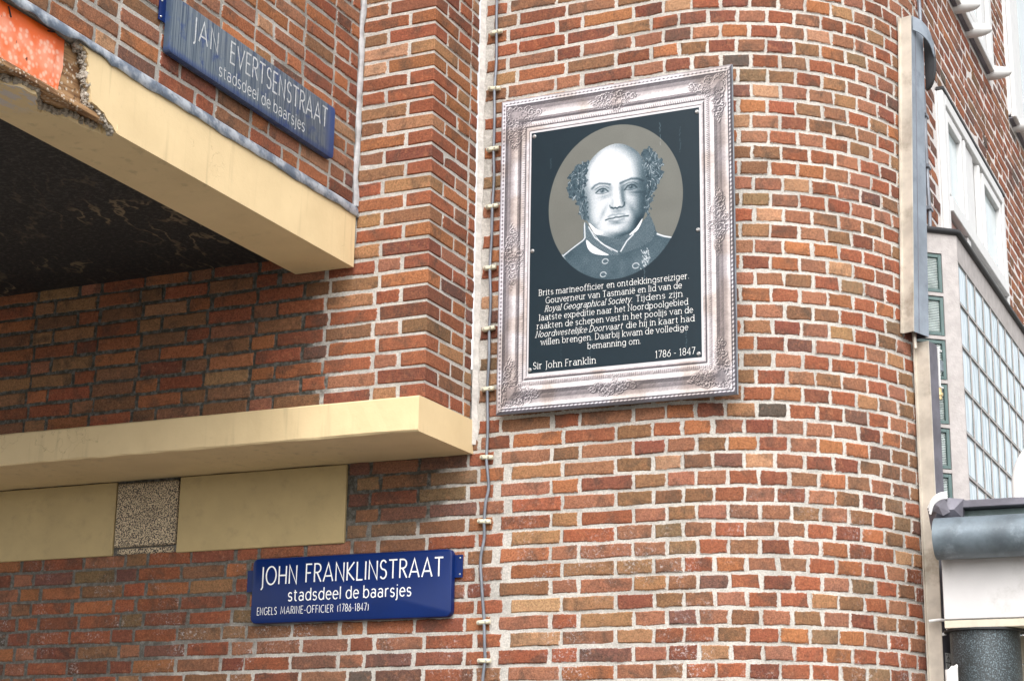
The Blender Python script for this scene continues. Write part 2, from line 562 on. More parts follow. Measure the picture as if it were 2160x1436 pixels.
def brick_mesh(L):
    """front-faced brick, local x along the wall, -y outwards, ragged outline, worn arris"""
    key = (round(L, 2), random.randrange(7))
    if key in _cache: return _cache[key]
    h = BH / 2; l = L / 2
    nl = 4 if L > 0.15 else (3 if L > 0.07 else 2)
    pts = []
    for i in range(nl): pts.append((-l + 2 * l * (i + .0) / nl, -h))
    for i in range(2): pts.append((l, -h + 2 * h * i / 2))
    for i in range(nl): pts.append((l - 2 * l * i / nl, h))
    for i in range(2): pts.append((-l, h - 2 * h * i / 2))
    n = len(pts)
    pts = [(x + random.uniform(-.003, .003), z + random.uniform(-.0023, .0023)) for x, z in pts]
    d = [random.uniform(0.0015, 0.0042) for _ in pts]
    b = 0.0052
    v = [(x, 0.014, z) for x, z in pts]
    v += [(x, 0.0005 + d[i], z) for i, (x, z) in enumerate(pts)]
    tw = random.uniform(-.0012, .0012); tv = random.uniform(-.0012, .0012)
    inn = []
    for x, z in pts:
        sx = (l - b) / l; sz = (h - b) / h
        inn.append((x * sx, tw * x / l + tv * z / h - 0.0006, z * sz))
    v += inn
    v.append((0, -0.0012, 0))
    f = []
    for i in range(n):
        j = (i + 1) % n
        f.append((i, j, n + j, n + i)); f.append((n + i, n + j, 2 * n + j, 2 * n + i))
        f.append((2 * n + i, 2 * n + j, 3 * n))
    me = bpy.data.meshes.new('brick'); me.from_pydata(v, [], f)
    at = me.attributes.new('edge', 'FLOAT', 'POINT')
    at.data.foreach_set('value', [0.0] * n + [0.0] * n + [0.72] * n + [1.0])
    me.materials.append(M_BRICK); me.update()
    me.polygons.foreach_set('use_smooth', [False] * len(me.polygons))
    _cache[key] = me
    return me


def quoin_mesh(L, D):
    """corner brick, origin on the outer arris: extends -x by L and +y by D"""
    key = ('q', round(L, 2), round(D, 2), random.randrange(5))
    if key in _cache: return _cache[key]
    v, f = bevbox(-L, 0, 0, D, -BH / 2, BH / 2, 0.0035, 0.0015)
    me = bpy.data.meshes.new('brick'); me.from_pydata(v, [], f)
    at = me.attributes.new('edge', 'FLOAT', 'POINT'); at.data.foreach_set('value', [0.75] * len(v))
    me.materials.append(M_BRICK); me.update()
    _cache[key] = me
    return me


cam_inv = cam.matrix_world.inverted()
FX = 3771.4 * W / 2160


def on_screen(p):
    q = cam_inv @ Vector(p)
    d = -q.z
    if d < 0.1: return (False, 1e9)
    x = W / 2 + q.x * FX / d; y = H / 2 - q.y * FX / d
    return (-12 < x < W + 12 and -12 < y < H + 12, d)


def commit(wall, items, limit=296):
    """items: (mesh, loc, rotz, colour). The nearest in view become parts, the rest one joined part."""
    sc_ = []
    for it in items:
        vis, d = on_screen(it[1])
        sc_.append((0 if vis else 1, d * (1.6 if it[4] < 0.07 else 1), it))
    sc_.sort(key=lambda t: (t[0], t[1]))
    ind = [t[2] for t in sc_[:limit] if t[0] == 0]
    rest = [t[2] for t in sc_ if t[2] not in ind] if False else [t[2] for i, t in enumerate(sc_) if not (i < limit and t[0] == 0)]
    pinv = wall.matrix_basis.inverted()
    for me, loc, rz, c, L in ind:
        o = bpy.data.objects.new('brick', me)
        COL.objects.link(o)
        o.parent = wall; o.matrix_parent_inverse = pinv
        o.location = loc; o.rotation_euler = (0, random.uniform(-.008, .008), rz)
        o.color = (*c, 1)
    if rest:
        V = []; F = []; E = []; T = []; R = []; n = 0
        for me, loc, rz, c, L in rest:
            mv = np.empty(len(me.vertices) * 3); me.vertices.foreach_get('co', mv); mv = mv.reshape(-1, 3)
            ev = np.empty(len(me.vertices)); me.attributes['edge'].data.foreach_get('value', ev)
            cz, sz = math.cos(rz), math.sin(rz)
            w = mv.copy(); w[:, 0] = mv[:, 0] * cz - mv[:, 1] * sz + loc[0]; w[:, 1] = mv[:, 0] * sz + mv[:, 1] * cz + loc[1]; w[:, 2] += loc[2]
            V.append(w); E.append(ev)
            F += [tuple(i + n for i in p.vertices) for p in me.polygons]
            T += [(*c, 1.0)] * len(mv); R += [random.random()] * len(mv); n += len(mv)
        V = np.concatenate(V)
        m2 = bpy.data.meshes.new('further_bricks'); m2.from_pydata(V.tolist(), [], F)
        a = m2.attributes.new('edge', 'FLOAT', 'POINT'); a.data.foreach_set('value', np.concatenate(E))
        a = m2.attributes.new('rnd', 'FLOAT', 'POINT'); a.data.foreach_set('value', R)
        a = m2.attributes.new('tone', 'FLOAT_COLOR', 'POINT'); a.data.foreach_set('color', np.array(T).ravel())
        m2.materials.append(M_BRICK_S); m2.update()
        o = bpy.data.objects.new('further_bricks', m2); link(o, wall); tag(o, kind='stuff')


ST, HD = 0.212, 0.1135     # stretcher and header incl. joint


def seq(s0, s1, start, phase):
    """bond: two stretchers and a header; start = s of a brick start, phase = index in S,S,H"""
    pat = [ST, ST, HD]
    s = start; i = phase
    while s > s0:
        i -= 1; s -= pat[i % 3]
    out = []
    while s < s1:
        L = pat[i % 3]; a = max(s, s0); b = min(s + L, s1)
        if b - a > 0.035: out.append((a, b))
        elif out: out[-1] = (out[-1][0], b)
        s += L; i += 1
    return out


def lay(items, segs, z, fn, wts):
    for a, b in segs:
        a += random.uniform(-.0022, .0022); b += random.uniform(-.0022, .0022)
        L = b - a - JT
        if L < 0.02: continue
        x, y, rz = fn((a + b) / 2)
        pr = random.gauss(0, 0.0011)
        nx, ny = math.sin(rz), -math.cos(rz)
        w = wts(x, z) if callable(wts) else wts
        items.append((brick_mesh(L), (x + nx * pr, y + ny * pr, z + random.uniform(-.0012, .0012)), rz + random.uniform(-.006, .006), pick(w), L))


def rowz(k): return Z0 + COURSE * (k + .5)


# ============================================================ GROUND
def ground_mat():
    m = NT('paving')
    br = m.n('ShaderNodeTexBrick'); br.inputs['Scale'].default_value = 3.3
    br.inputs['Color1'].default_value = (0.125, 0.115, 0.10, 1); br.inputs['Color2'].default_value = (0.15, 0.14, 0.12, 1)
    br.inputs['Mortar'].default_value = (0.05, 0.05, 0.045, 1)
    m.l(m.pos, br.inputs['Vector'])
    m.bump(br.outputs['Fac'], 0.3, -0.004)
    return m.fin(br.outputs['Color'], 0.9)


g = MB(); g.add([(-120, -120, 0), (120, -120, 0), (120, 120, 0), (-120, 120, 0)], [(0, 1, 2, 3)])
tag(g.build('ground', ground_mat()), kind='structure')

# ============================================================ CURVED CORNER WALL
CX, CY, R = -2.21, 6.83, 0.83
XC = CX + R
corner = thing('brick_wall', (-2.0, 6.3, 0), 'rounded brick corner wall of short headers, behind the framed portrait board', 'wall')
prof = [(-2.958, 6.0035)]
prof += [(CX + (R - .0035) * math.sin(t), CY - (R - .0035) * math.cos(t)) for t in np.linspace(0, math.pi / 2, 40)]
inner = [(XC - 0.3, CY), (CX, 6.3), (-2.958, 6.3)]
mb = MB(); mb.prism(prof + inner, 2, 0.0, 6.9)
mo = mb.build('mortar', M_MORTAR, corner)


def f_flat(x): return (x, 6.0, 0.0)


def f_curve(s):
    if s < 0: return (CX + s, 6.0, 0.0)
    t = s / R
    return (CX + R * math.sin(t), CY - R * math.cos(t), t)


items = []
for k in range(-26, 36):
    z = rowz(k)
    even = (k % 2 == 1)
    xl = -2.945 if z > 3.0 else -2.866
    st = -2.845 if even else -2.80
    if z < 3.0: xl = -2.866 if even else -2.822
    # even rows run S,H,S,S,H...; odd rows S,S,H
    segs = seq(xl, CX + (0.03 if even else -0.02), st, 1 if even else 0)
    lay(items, segs, z, f_flat, W_CORNER)
    s = segs[-1][1] - CX
    smax = R * math.pi / 2 + (0.02 if even else -0.03)
    w = 0.1115
    while s < smax:
        b = min(s + w * random.uniform(.985, 1.015), smax)
        lay(items, [(s, b)], z, f_curve, W_CORNER)
        s = b
# draw bricks on the flat first 300: nearest in view
commit(corner, items)
# rough white pointing down the inner angle beside the pier
v = []; f = []
zs = np.linspace(3.0, 5.3, 60)
for i, z in enumerate(zs):
    j = random.uniform(-.004, .004)
    v += [(-2.9635, 5.988, z), (-2.957 + j * .3, 5.992, z), (-2.944 + j, 6.0018, z)]
for i in range(len(zs) - 1):
    for q in range(2): f.append((i * 3 + q, i * 3 + q + 1, i * 3 + q + 4, i * 3 + q + 3))
meshobj('pointing_strip', v, f, M_SEAL_W, corner)
v = []; f = []
zs = np.linspace(2.2, 3.0, 30)

# ============================================================ LOWER WALL
XL = -6.6
low = thing('brick_wall', (-4.5, 6.1, 0), 'flat red brick wall carrying the dark blue street sign, below the lower cream beam', 'wall')
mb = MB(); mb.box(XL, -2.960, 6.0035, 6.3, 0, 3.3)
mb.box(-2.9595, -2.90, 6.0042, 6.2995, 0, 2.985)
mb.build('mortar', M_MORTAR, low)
items = []
PX = -3.505
for k in range(-26, -1):
    z = rowz(k)
    even = (k % 2 == 1)
    xr = -2.866 if even else -2.822
    x0 = XL
    if 2.655 < z < 2.965: x0 = PX
    phase = 2 if even else 1
    wt = (lambda x, z: W_PATCH if (x < -3.0 and z > 2.66) else W_LOW)
    segs = seq(x0, xr, xr, 0)
    lay(items, segs, z, f_flat, wt)
commit(low, items)
mb = MB(); mb.box(XL, -4.612, 5.992, 6.02, 2.652, 2.960, 0.003)
o = mb.build('render_panel', M_PANEL, low); tag(o, 'cream rendered panel left of the stone block, shade put into its colour')
mb = MB(); mb.box(-4.292, -3.507, 5.990, 6.02, 2.650, 2.961, 0.003)
o = mb.build('render_panel', M_PANEL, low); tag(o, 'cream rendered panel right of the stone block, shade put into its colour')
mb = MB(); mb.box(-4.603, -4.299, 5.985, 6.02, 2.685, 2.950, 0.006)
o = mb.build('stone_block', M_STONE, low)
mb = MB(); mb.box(-4.59, -4.31, 5.996, 6.02, 2.654, 2.679, 0.004)
mb.build('stone_ledge', M_STONE, low)

# ============================================================ BRICK PIER
pier = thing('brick_pier', (-3.3, 5.8, 3.1), 'projecting brick pier between the weathered street sign and the portrait board', 'pier')
mb = MB(); mb.box(XL, -2.9685, 5.6035, 5.98, 3.097, 7.0)
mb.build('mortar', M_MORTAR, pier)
items = []
PXR = -2.965


def f_pfront(x): return (x, 5.60, 0.0)


def f_pside(s): return (PXR, s, math.pi / 2)


for k in range(0, 36):
    z = rowz(k)
    even = (k % 2 == 0)
    Lf, Ls = (0.105 - .0, 0.200) if even else (0.2, 0.101)
    c = pick(W_PIER)
    items.append((quoin_mesh(Lf, Ls), (PXR + .0005, 5.5995, z), 0, c, 0.2))
    x1 = PXR - Lf - JT / 2
    under = z < 3.70
    x0 = XL if under else -3.283
    if under:
        segs = seq(x0, x1, x1, 0 if even else 1)
    else:
        segs = seq(x0, x1, x1, 0 if even else 0) if even else [(x0, x1)]
        if even:
            segs = [(x1 - 0.212, x1)]
    def wp(x, z):
        return W_PIER if x > -3.9 else {'brown': 4, 'tan': 3, 'orange': 4, 'red': 3, 'deep': 1.5, 'rose': 1}
    lay(items, segs, z, f_pfront, wp)
    y0 = 5.60 + Ls + JT / 2
    if even: sg = [(y0, y0 + HD), (y0 + HD, 5.992)]
    else: sg = [(y0, y0 + ST), (y0 + ST, 5.992)]
    lay(items, sg, z, f_pside, W_PIER)
commit(pier, items)

# ============================================================ LOWER BEAM
def wobble_box(name, x0, x1, y0, y1, z0, z1, mat, parent, nx=60, amp=0.0025, axis=0):
    """long beam with slightly uneven arrises. axis = long axis"""
    v = []; f = []
    b = 0.006
    if axis == 0: prof_ = [(y0, z0 + b), (y0 + b, z0), (y1, z0), (y1, z1), (y0 + b, z1), (y0, z1 - b)]
    else: prof_ = [(x0, z0), (x1 - b, z0), (x1, z0 + b), (x1, z1 - b), (x1 - b, z1), (x0, z1)]
    m = len(prof_)
    for i in range(nx + 1):
        t = i / nx
        a = (x0 + (x1 - x0) * t) if axis == 0 else (y0 + (y1 - y0) * t)
        for (p, q) in prof_:
            dj = random.uniform(-amp, amp); dk = random.uniform(-amp, amp)
            if axis == 0: v.append((a, p + dj * (p < y0 + .02), q + dk * (q < z0 + .02)))
            else: v.append((p + dj * (p > x1 - .02), a, q + dk * (q < z0 + .02)))
    for i in range(nx):
        for k in range(m): f.append((i * m + k, i * m + (k + 1) % m, (i + 1) * m + (k + 1) % m, (i + 1) * m + k))
    f.append(tuple(range(m))); f.append(tuple(nx * m + k for k in range(m)))
    mb = MB(); mb.add(v, f)
    return mb.build(name, mat, parent)


o = wobble_box('lintel_beam', XL, -2.9605, 5.55, 6.03, 2.965, 3.0955, M_PLASTER, None, 60, 0.0014)
tag(o, 'lower cream plastered beam wrapping under the foot of the brick pier', 'beam')

# ============================================================ OVERHANGING WALL (left)
XJ = -3.29
over = thing('brick_wall', (-3.5, 4.0, 3.84), 'overhanging brick wall at upper left behind the weathered blue street sign', 'wall')
mb = MB(); mb.box(XL, XJ - .0033, 0.6, 5.590, 3.845, 7.0)
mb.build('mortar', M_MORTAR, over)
items = []


def f_over(s): return (XJ, s, math.pi / 2)


for k in range(13, 36):
    z = rowz(k) - 0.031
    if z < 3.885: continue
    even = k % 2 == 0
    lay(items, seq(2.9, 5.588, 5.52 if even else 5.40, 0 if even else 1), z, f_over, W_PIER)
commit(over, items)
# lead flashing with a wavy lower edge
v = []; f = []
ys = np.linspace(0.6, 5.595, 220)
for i, y in enumerate(ys):
    wv = 0.0022 * math.sin(y * 13) + 0.0016 * math.sin(y * 29 + 1) + 0.0012 * math.sin(y * 57 + 2 * math.sin(y * 3))
    if y < 4.1: wv *= 2.6
    zb = 3.827 + wv * 0.8 + (0.008 if y < 4.05 else 0)
    xo = XJ + 0.023 + wv * .5 + random.uniform(-.0004, .0004)
    v += [(XJ + .002, y, 3.872 + random.uniform(-.0015, .0015)), (XJ + 0.013, y, 3.870), (XJ + .019, y, 3.858), (xo, y, zb), (xo - .003, y, zb - .001), (xo - .006, y, 3.842)]
m = 6
for i in range(len(ys) - 1):
    for q in range(m - 1): f.append((i * m + q, i * m + q + 1, (i + 1) * m + q + 1, (i + 1) * m + q))
meshobj('lead_flashing', v, f, M_LEAD, over, True)
# sealant in the inner angle with the pier
pts = []
for i, z in enumerate(np.linspace(3.87, 5.4, 70)):
    pts.append((XJ + .004 + 0.003 * math.sin(z * 23) + random.uniform(-.001, .001), 5.592 + 0.002 * math.sin(z * 31), z))
mb = MB(); mb.tube(pts, [0.0125 + 0.002 * math.sin(i * .9) for i in range(70)], 8); mb.build('sealant_bead', M_SEAL_G, over, True)

# ceiling of the passage
mb = MB()
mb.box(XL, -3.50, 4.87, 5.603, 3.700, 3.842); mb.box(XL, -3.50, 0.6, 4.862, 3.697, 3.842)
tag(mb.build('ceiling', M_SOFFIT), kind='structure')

# ============================================================ UPPER BEAM, broken at its outer end
ub = thing('lintel_beam', (-3.4, 5.0, 3.62), 'upper cream beam with broken plaster showing orange sheet and timber', 'beam')
mb = MB(); mb.box(-3.53, -3.309, 0.6, 5.585, 3.655, 3.838); mb.build('timber_core', M_WOOD, ub)
# face plaster (x = -3.275) : jagged left edge
jag = [(3.926, 3.838), (3.94, 3.832), (3.962, 3.820), (3.958, 3.800), (3.972, 3.775), (3.966, 3.745), (3.985, 3.715), (3.998, 3.680), (4.03, 3.674), (4.058, 3.668), (4.075, 3.650), (4.105, 3.640), (4.128, 3.6245)]


def dens(pl, n=3, a=.0022):
    out = []
    for i in range(len(pl) - 1):
        for t in range(n):
            u = t / n
            out.append((pl[i][0] + (pl[i + 1][0] - pl[i][0]) * u + random.uniform(-a, a), pl[i][1] + (pl[i + 1][1] - pl[i][1]) * u + random.uniform(-a, a)))
    out.append(pl[-1]); return out


jg = dens(jag)
poly = jg + [(5.585, 3.6245), (5.585, 3.838)]
mb = MB(); mb.prism(poly, 0, -3.305, -3.275); mb.build('plaster_face', M_PLASTER, ub)
# soffit plaster z=3.625 with a jagged outer edge where the face is gone
sj = [(-3.276, 4.126), (-3.31, 4.115), (-3.328, 4.100), (-3.340, 4.04), (-3.345, 3.984), (-3.365, 3.95), (-3.381, 3.91), (-3.389, 3.888), (-3.35, 3.84), (-3.312, 3.787), (-3.316, 3.722), (-3.353, 3.683), (-3.36, 3.60), (-3.34, 3.4), (-3.345, 3.0)]
sjd = dens(sj, 4, .003)
poly = sjd + [(-3.53, 3.0), (-3.53, 5.585), (-3.3055, 5.585), (-3.3055, 4.14), (-3.276, 4.138)]
mb = MB(); mb.prism([(a, b) for a, b in poly], 2, 3.6262, 3.654); mb.build('plaster_soffit', M_PLASTER, ub)
# crumbling grey edges
mb = MB()
for i in range(len(jg) - 1):
    y, z = jg[i]
    for q in range(6):
        r = random.uniform(.0018, .0062)
        cx, cy, cz = -3.293 + random.uniform(-.012, .012), y - random.uniform(-.003, .011) + r * .2, z + random.uniform(-.008, .008)
        v, f = bevbox(cx - r * 1.1, cx + r, cy - r, cy + r, cz - r, cz + r * 1.4, r * .35, r * .5)
        mb.add(v, f)
for i in range(9, len(sjd) - 1):
    x, y = sjd[i]
    for q in range(4):
        r = random.uniform(.002, .007)
        v, f = bevbox(x + q * .002 - r, x + q * .002 + r, y - r * 1.2, y + r, 3.640 - r + q * .003, 3.640 + r + q * .003, r * .35, r * .5)
        mb.add(v, f)
tag(mb.build('crumbled_edge', M_CRUMB, ub), kind='stuff')
# white paint flakes on the soffit
# orange membrane pieces
v = []; f = []


def sheet(name, pts_yz, x, th, mat, lab=None):
    mb = MB(); mb.prism(pts_yz, 0, x - th, x); o = mb.build(name, mat, ub)
    if lab: tag(o, lab)
    return o


sheet('orange_sheet', [(0.6, 3.668), (3.831, 3.669), (3.839, 3.8365), (0.6, 3.8365)], -3.296, 0.004, M_ORANGE)
sheet('orange_sheet', [(3.829, 3.662), (3.868, 3.664), (3.874, 3.70), (3.884, 3.75), (3.880, 3.8365), (3.838, 3.8365)], -3.3015, 0.003, M_ORANGE)
mb = MB(); mb.box(-3.3088, -3.286, 0.6, 4.100, 3.644, 3.662, 0.003); mb.build('batten', M_WOOD, ub)
mb = MB(); mb.box(-3.3088, -3.292, 0.6, 4.108, 3.6560, 3.667, 0.002); mb.build('batten', M_WOOD, ub)
for (y, z, a) in ((3.628, 3.815, .5), (3.81, 3.832, -1.3)):
    M = Matrix.Translation((-3.293, y, z)) @ Matrix.Rotation(a, 4, 'X')
    mb = MB(); mb.box(-.0015, .002, -.0015, .0015, -.016, .016, 0, M); mb.build('nail', M_BLACK, ub)

# ============================================================ STROKE LETTERING
def arc(cx, cy, rx, ry, a0, a1, n=10):
    return [(cx + rx * math.cos(math.radians(a0 + (a1 - a0) * i / n)), cy + ry * math.sin(math.radians(a0 + (a1 - a0) * i / n))) for i in range(n + 1)]


def caps():
    G = {}
    G['J'] = (.24, [[(.18, 1), (.18, -.08)] + arc(.04, -.08, .14, .19, 0, -75, 6)[1:]], [])
    G['O'] = (.66, [arc(.33, .5, .31, .5, 90, 450, 24)], [])
    G['H'] = (.52, [[(.04, 0), (.04, 1)], [(.48, 0), (.48, 1)], [(.04, .48), (.48, .48)]], [])
    G['N'] = (.52, [[(.04, 0), (.04, 1), (.48, 0), (.48, 1)]], [])
    G['F'] = (.36, [[(.04, 0), (.04, 1), (.36, 1)], [(.04, .52), (.30, .52)]], [])
    G['R'] = (.42, [[(.04, 0), (.04, 1), (.20, 1)] + arc(.20, .76, .19, .24, 90, -90, 8)[1:] + [(.04, .52)], [(.18, .52), (.42, 0)]], [])
    G['A'] = (.58, [[(.02, 0), (.29, 1), (.56, 0)], [(.12, .30), (.46, .30)]], [])
    G['K'] = (.44, [[(.04, 0), (.04, 1)], [(.42, 1), (.06, .48), (.44, 0)]], [])
    G['L'] = (.36, [[(.04, 1), (.04, 0), (.36, 0)]], [])
    G['I'] = (.09, [[(.045, 0), (.045, 1)]], [])
    G['S'] = (.38, [arc(.19, .755, .155, .245, 25, 265, 10) + arc(.19, .26, .17, .25, 85, -150, 10)], [])
    G['T'] = (.46, [[(0, 1), (.46, 1)], [(.23, 1), (.23, 0)]], [])
    G['E'] = (.38, [[(.38, 1), (.04, 1), (.04, 0), (.38, 0)], [(.04, .52), (.32, .52)]], [])
    G['V'] = (.56, [[(.02, 1), (.28, 0), (.54, 1)]], [])
    G['M'] = (.68, [[(.03, 0), (.10, 1), (.34, .15), (.58, 1), (.65, 0)]], [])
    G['G'] = (.60, [arc(.33, .5, .30, .5, 50, 350, 16) + [(.62, .46), (.40, .46)]], [])
    G['C'] = (.52, [arc(.33, .5, .30, .5, 55, 305, 16)], [])
    G['B'] = (.44, [[(.04, 0), (.04, 1), (.2, 1)] + arc(.2, .77, .17, .23, 90, -90, 8)[1:] + [(.04, .54)], [(.2, .54)] + arc(.2, .27, .2, .27, 90, -90, 8)[1:] + [(.04, 0)]], [])
    G['D'] = (.55, [[(.04, 0), (.04, 1), (.2, 1)] + arc(.2, .5, .31, .5, 90, -90, 12)[1:] + [(.04, 0)]], [])
    G['-'] = (.26, [[(.03, .40), (.23, .40)]], [])
    G['('] = (.20, [arc(.36, .42, .30, .66, 140, 220, 8)], [])
    G[')'] = (.20, [arc(-.16, .42, .30, .66, 40, -40, 8)], [])
    G['1'] = (.28, [[(.04, .84), (.16, 1), (.16, 0)]], [])
    G['7'] = (.40, [[(.02, 1), (.38, 1), (.14, 0)]], [])
    G['8'] = (.42, [arc(.21, .75, .155, .25, 270, -90, 16), arc(.21, .255, .185, .255, 90, 450, 16)], [])
    G['6'] = (.42, [arc(.21, .30, .185, .30, 120, 480, 16)[::-1] and [(.33, 1), (.10, .58)] + arc(.21, .30, .185, .30, 150, 510, 18)], [])
    G['4'] = (.44, [[(.32, 0), (.32, 1), (.02, .28), (.43, .28)]], [])
    G['.'] = (.14, [[(.07, -.01), (.07, .07)]], [])
    G[' '] = (.26, [], [])
    return G


def lowers():
    G = {}
    X = .68
    bowl = arc(.25, .34, .21, .34, 90, 450, 16)
    G['a'] = (.46, [arc(.235, .50, .165, .18, 150, 0, 6) + [(.40, .5), (.40, 0)], arc(.215, .20, .165, .20, 20, 330, 12)], [(.43, 0)])
    G['b'] = (.49, [[(.05, 0), (.05, 1)], bowl], [(.03, 1)])
    G['c'] = (.42, [arc(.25, .34, .21, .34, 45, 315, 12)], [])
    G['d'] = (.49, [[(.45, 0), (.45, 1)], bowl], [(.43, 1), (.47, 0)])
    G['e'] = (.46, [[(.05, .37), (.45, .37)] + arc(.25, .34, .205, .34, 8, 318, 14)], [])
    G['ë'] = (.46, G['e'][1] + [[(.14, .83), (.14, .92)], [(.34, .83), (.34, .92)]], [])
    G['f'] = (.28, [arc(.27, .84, .14, .17, 60, 180, 5) + [(.13, .8), (.13, 0)], [(.01, X), (.27, X)]], [(.13, 0)])
    G['g'] = (.49, [bowl, [(.45, X), (.45, -.08)] + arc(.25, -.08, .2, .2, 0, -150, 8)[1:]], [])
    G['h'] = (.48, [[(.06, 0), (.06, 1)], arc(.235, .44, .175, .24, 170, 0, 7) + [(.41, .42), (.41, 0)]], [(.06, 0), (.41, 0), (.04, 1)])
    G['i'] = (.14, [[(.07, 0), (.07, X)], [(.07, .87), (.07, .96)]], [(.07, 0), (.05, X)])
    G['j'] = (.14, [[(.08, X), (.08, -.12)] + arc(-.03, -.12, .11, .14, 0, -90, 4)[1:], [(.08, .87), (.08, .96)]], [(.06, X)])
    G['k'] = (.44, [[(.06, 0), (.06, 1)], [(.38, X), (.08, .30), (.42, 0)]], [(.06, 0), (.40, 0), (.04, 1), (.37, X)])
    G['l'] = (.14, [[(.07, 0), (.07, 1)]], [(.07, 0), (.05, 1)])
    G['m'] = (.74, [[(.06, 0), (.06, X)], arc(.22, .46, .16, .22, 170, 0, 6) + [(.38, .44), (.38, 0)], arc(.54, .46, .155, .22, 170, 0, 6) + [(.695, .44), (.695, 0)]], [(.06, 0), (.38, 0), (.695, 0), (.04, X)])
    G['n'] = (.48, [[(.06, 0), (.06, X)], arc(.235, .44, .175, .24, 170, 0, 7) + [(.41, .42), (.41, 0)]], [(.06, 0), (.41, 0), (.04, X)])
    G['o'] = (.50, [bowl], [])
    G['p'] = (.49, [[(.05, -.3), (.05, X)], bowl], [(.05, -.3), (.03, X)])
    G['r'] = (.32, [[(.07, 0), (.07, X)], arc(.25, .44, .18, .23, 170, 75, 5)], [(.07, 0), (.05, X)])
    G['s'] = (.38, [arc(.19, .50, .14, .175, 25, 265, 8) + arc(.19, .17, .15, .175, 85, -150, 8)], [])
    G['t'] = (.30, [[(.12, .88), (.12, .14)] + arc(.24, .14, .12, .14, 180, 280, 4)[1:], [(.01, X), (.27, X)]], [])
    G['u'] = (.48, [[(.06, X), (.06, .22)] + arc(.235, .22, .175, .22, 180, 350, 7)[1:], [(.41, X), (.41, 0)]], [(.44, 0), (.04, X), (.39, X)])
    G['v'] = (.44, [[(.02, X), (.22, 0), (.42, X)]], [(.02, X), (.42, X)])
    G['w'] = (.66, [[(.02, X), (.17, 0), (.33, X), (.49, 0), (.64, X)]], [(.02, X), (.64, X)])
    G['x'] = (.44, [[(.03, 0), (.41, X)], [(.03, X), (.41, 0)]], [(.03, 0), (.41, 0), (.03, X), (.41, X)])
    G['y'] = (.44, [[(.02, X), (.22, .02)], [(.42, X), (.14, -.26), (.03, -.28)]], [(.02, X), (.42, X)])
    G['z'] = (.40, [[(.03, X), (.37, X), (.03, 0), (.38, 0)]], [])
    return G


CAPG = caps(); LOWG = lowers()
SERIFCAP = {'B': [(.04, 0), (.04, 1)], 'G': [], 'R': [(.04, 0), (.04, 1), (.42, 0)], 'T': [(.23, 0)], 'N': [(.04, 0), (.04, 1), (.48, 1)],
            'D': [(.04, 0), (.04, 1)], 'S': [], 'J': [(.18, 1)], 'F': [(.04, 0)], '1': [(.16, 0)], '4': [(.32, 0)]}


def text_strokes(txt, serif=False, track=.12, slant=0.0):
    """-> strokes with (points, is_serif), total width; cap height 1"""
    x = 0; S = []
    for ch in txt:
        g = LOWG.get(ch) or CAPG.get(ch)
        w, st, se = g
        if serif and ch in SERIFCAP: se = SERIFCAP[ch]
        for s in st: S.append(([(x + p[0] + slant * p[1], p[1]) for p in s], False))
        if serif:
            for (a, b) in se:
                S.append(([(x + a - .10 + slant * b, b), (x + a + .10 + slant * b, b)], True))
        x += w + (track if ch != ' ' else 0)
    return S, x - track


def ribbon(pts, w, closed):
    n = len(pts); P = [Vector(p) for p in pts]
    out = []
    for i in range(n):
        if closed: a, b = P[(i - 1) % n], P[(i + 1) % n]
        else: a, b = P[max(i - 1, 0)], P[min(i + 1, n - 1)]
        d1 = (P[i] - a); d2 = (b - P[i])
        if d1.length < 1e-9: d1 = d2
        if d2.length < 1e-9: d2 = d1
        d1.normalize(); d2.normalize()
        t = (d1 + d2)
        if t.length < 1e-6: t = d1
        t.normalize()
        nn = Vector((-t.y, t.x))
        c = max(0.45, nn.dot(Vector((-d1.y, d1.x))))
        out.append((P[i] + nn * w / 2 / c, P[i] - nn * w / 2 / c))
    return out


def lettering(name, runs, place, weight, mat, parent, squeeze=1.0, lift=0.0):
    """runs: (text, u0, v0, u1, cap_h, serif, slant, track, weight)  place(u,v,d)->xyz"""
    v = []; f = []; k = 0
    for (txt, u0, v0, u1, ch, serif, slant, track) in runs:
        S, wd = text_strokes(txt, serif, track, slant)
        sx = (u1 - u0) / wd
        for pts, iss in S:
            closed = len(pts) > 12 and (abs(pts[0][0] - pts[-1][0]) + abs(pts[0][1] - pts[-1][1])) < 1e-3
            pp = pts[:-1] if closed else pts
            q = [(u0 + a * sx, v0 + b * ch) for a, b in pp]
            if iss: q = [(q[0][0], q[0][1]), (q[1][0], q[1][1])]
            rb = ribbon(q, weight * ch * (0.7 if iss else 1.0), closed)
            d = 0.0004 + (k % 7) * 0.00006; k += 1
            n0 = len(v)
            for a, b in rb:
                v.append(place(a.x, a.y, d + lift)); v.append(place(b.x, b.y, d + lift))
            m = len(rb)
            for i in range(m if closed else m - 1):
                j = (i + 1) % m
                f.append((n0 + 2 * i, n0 + 2 * i + 1, n0 + 2 * j + 1, n0 + 2 * j))
    return meshobj(name, v, f, mat, parent)


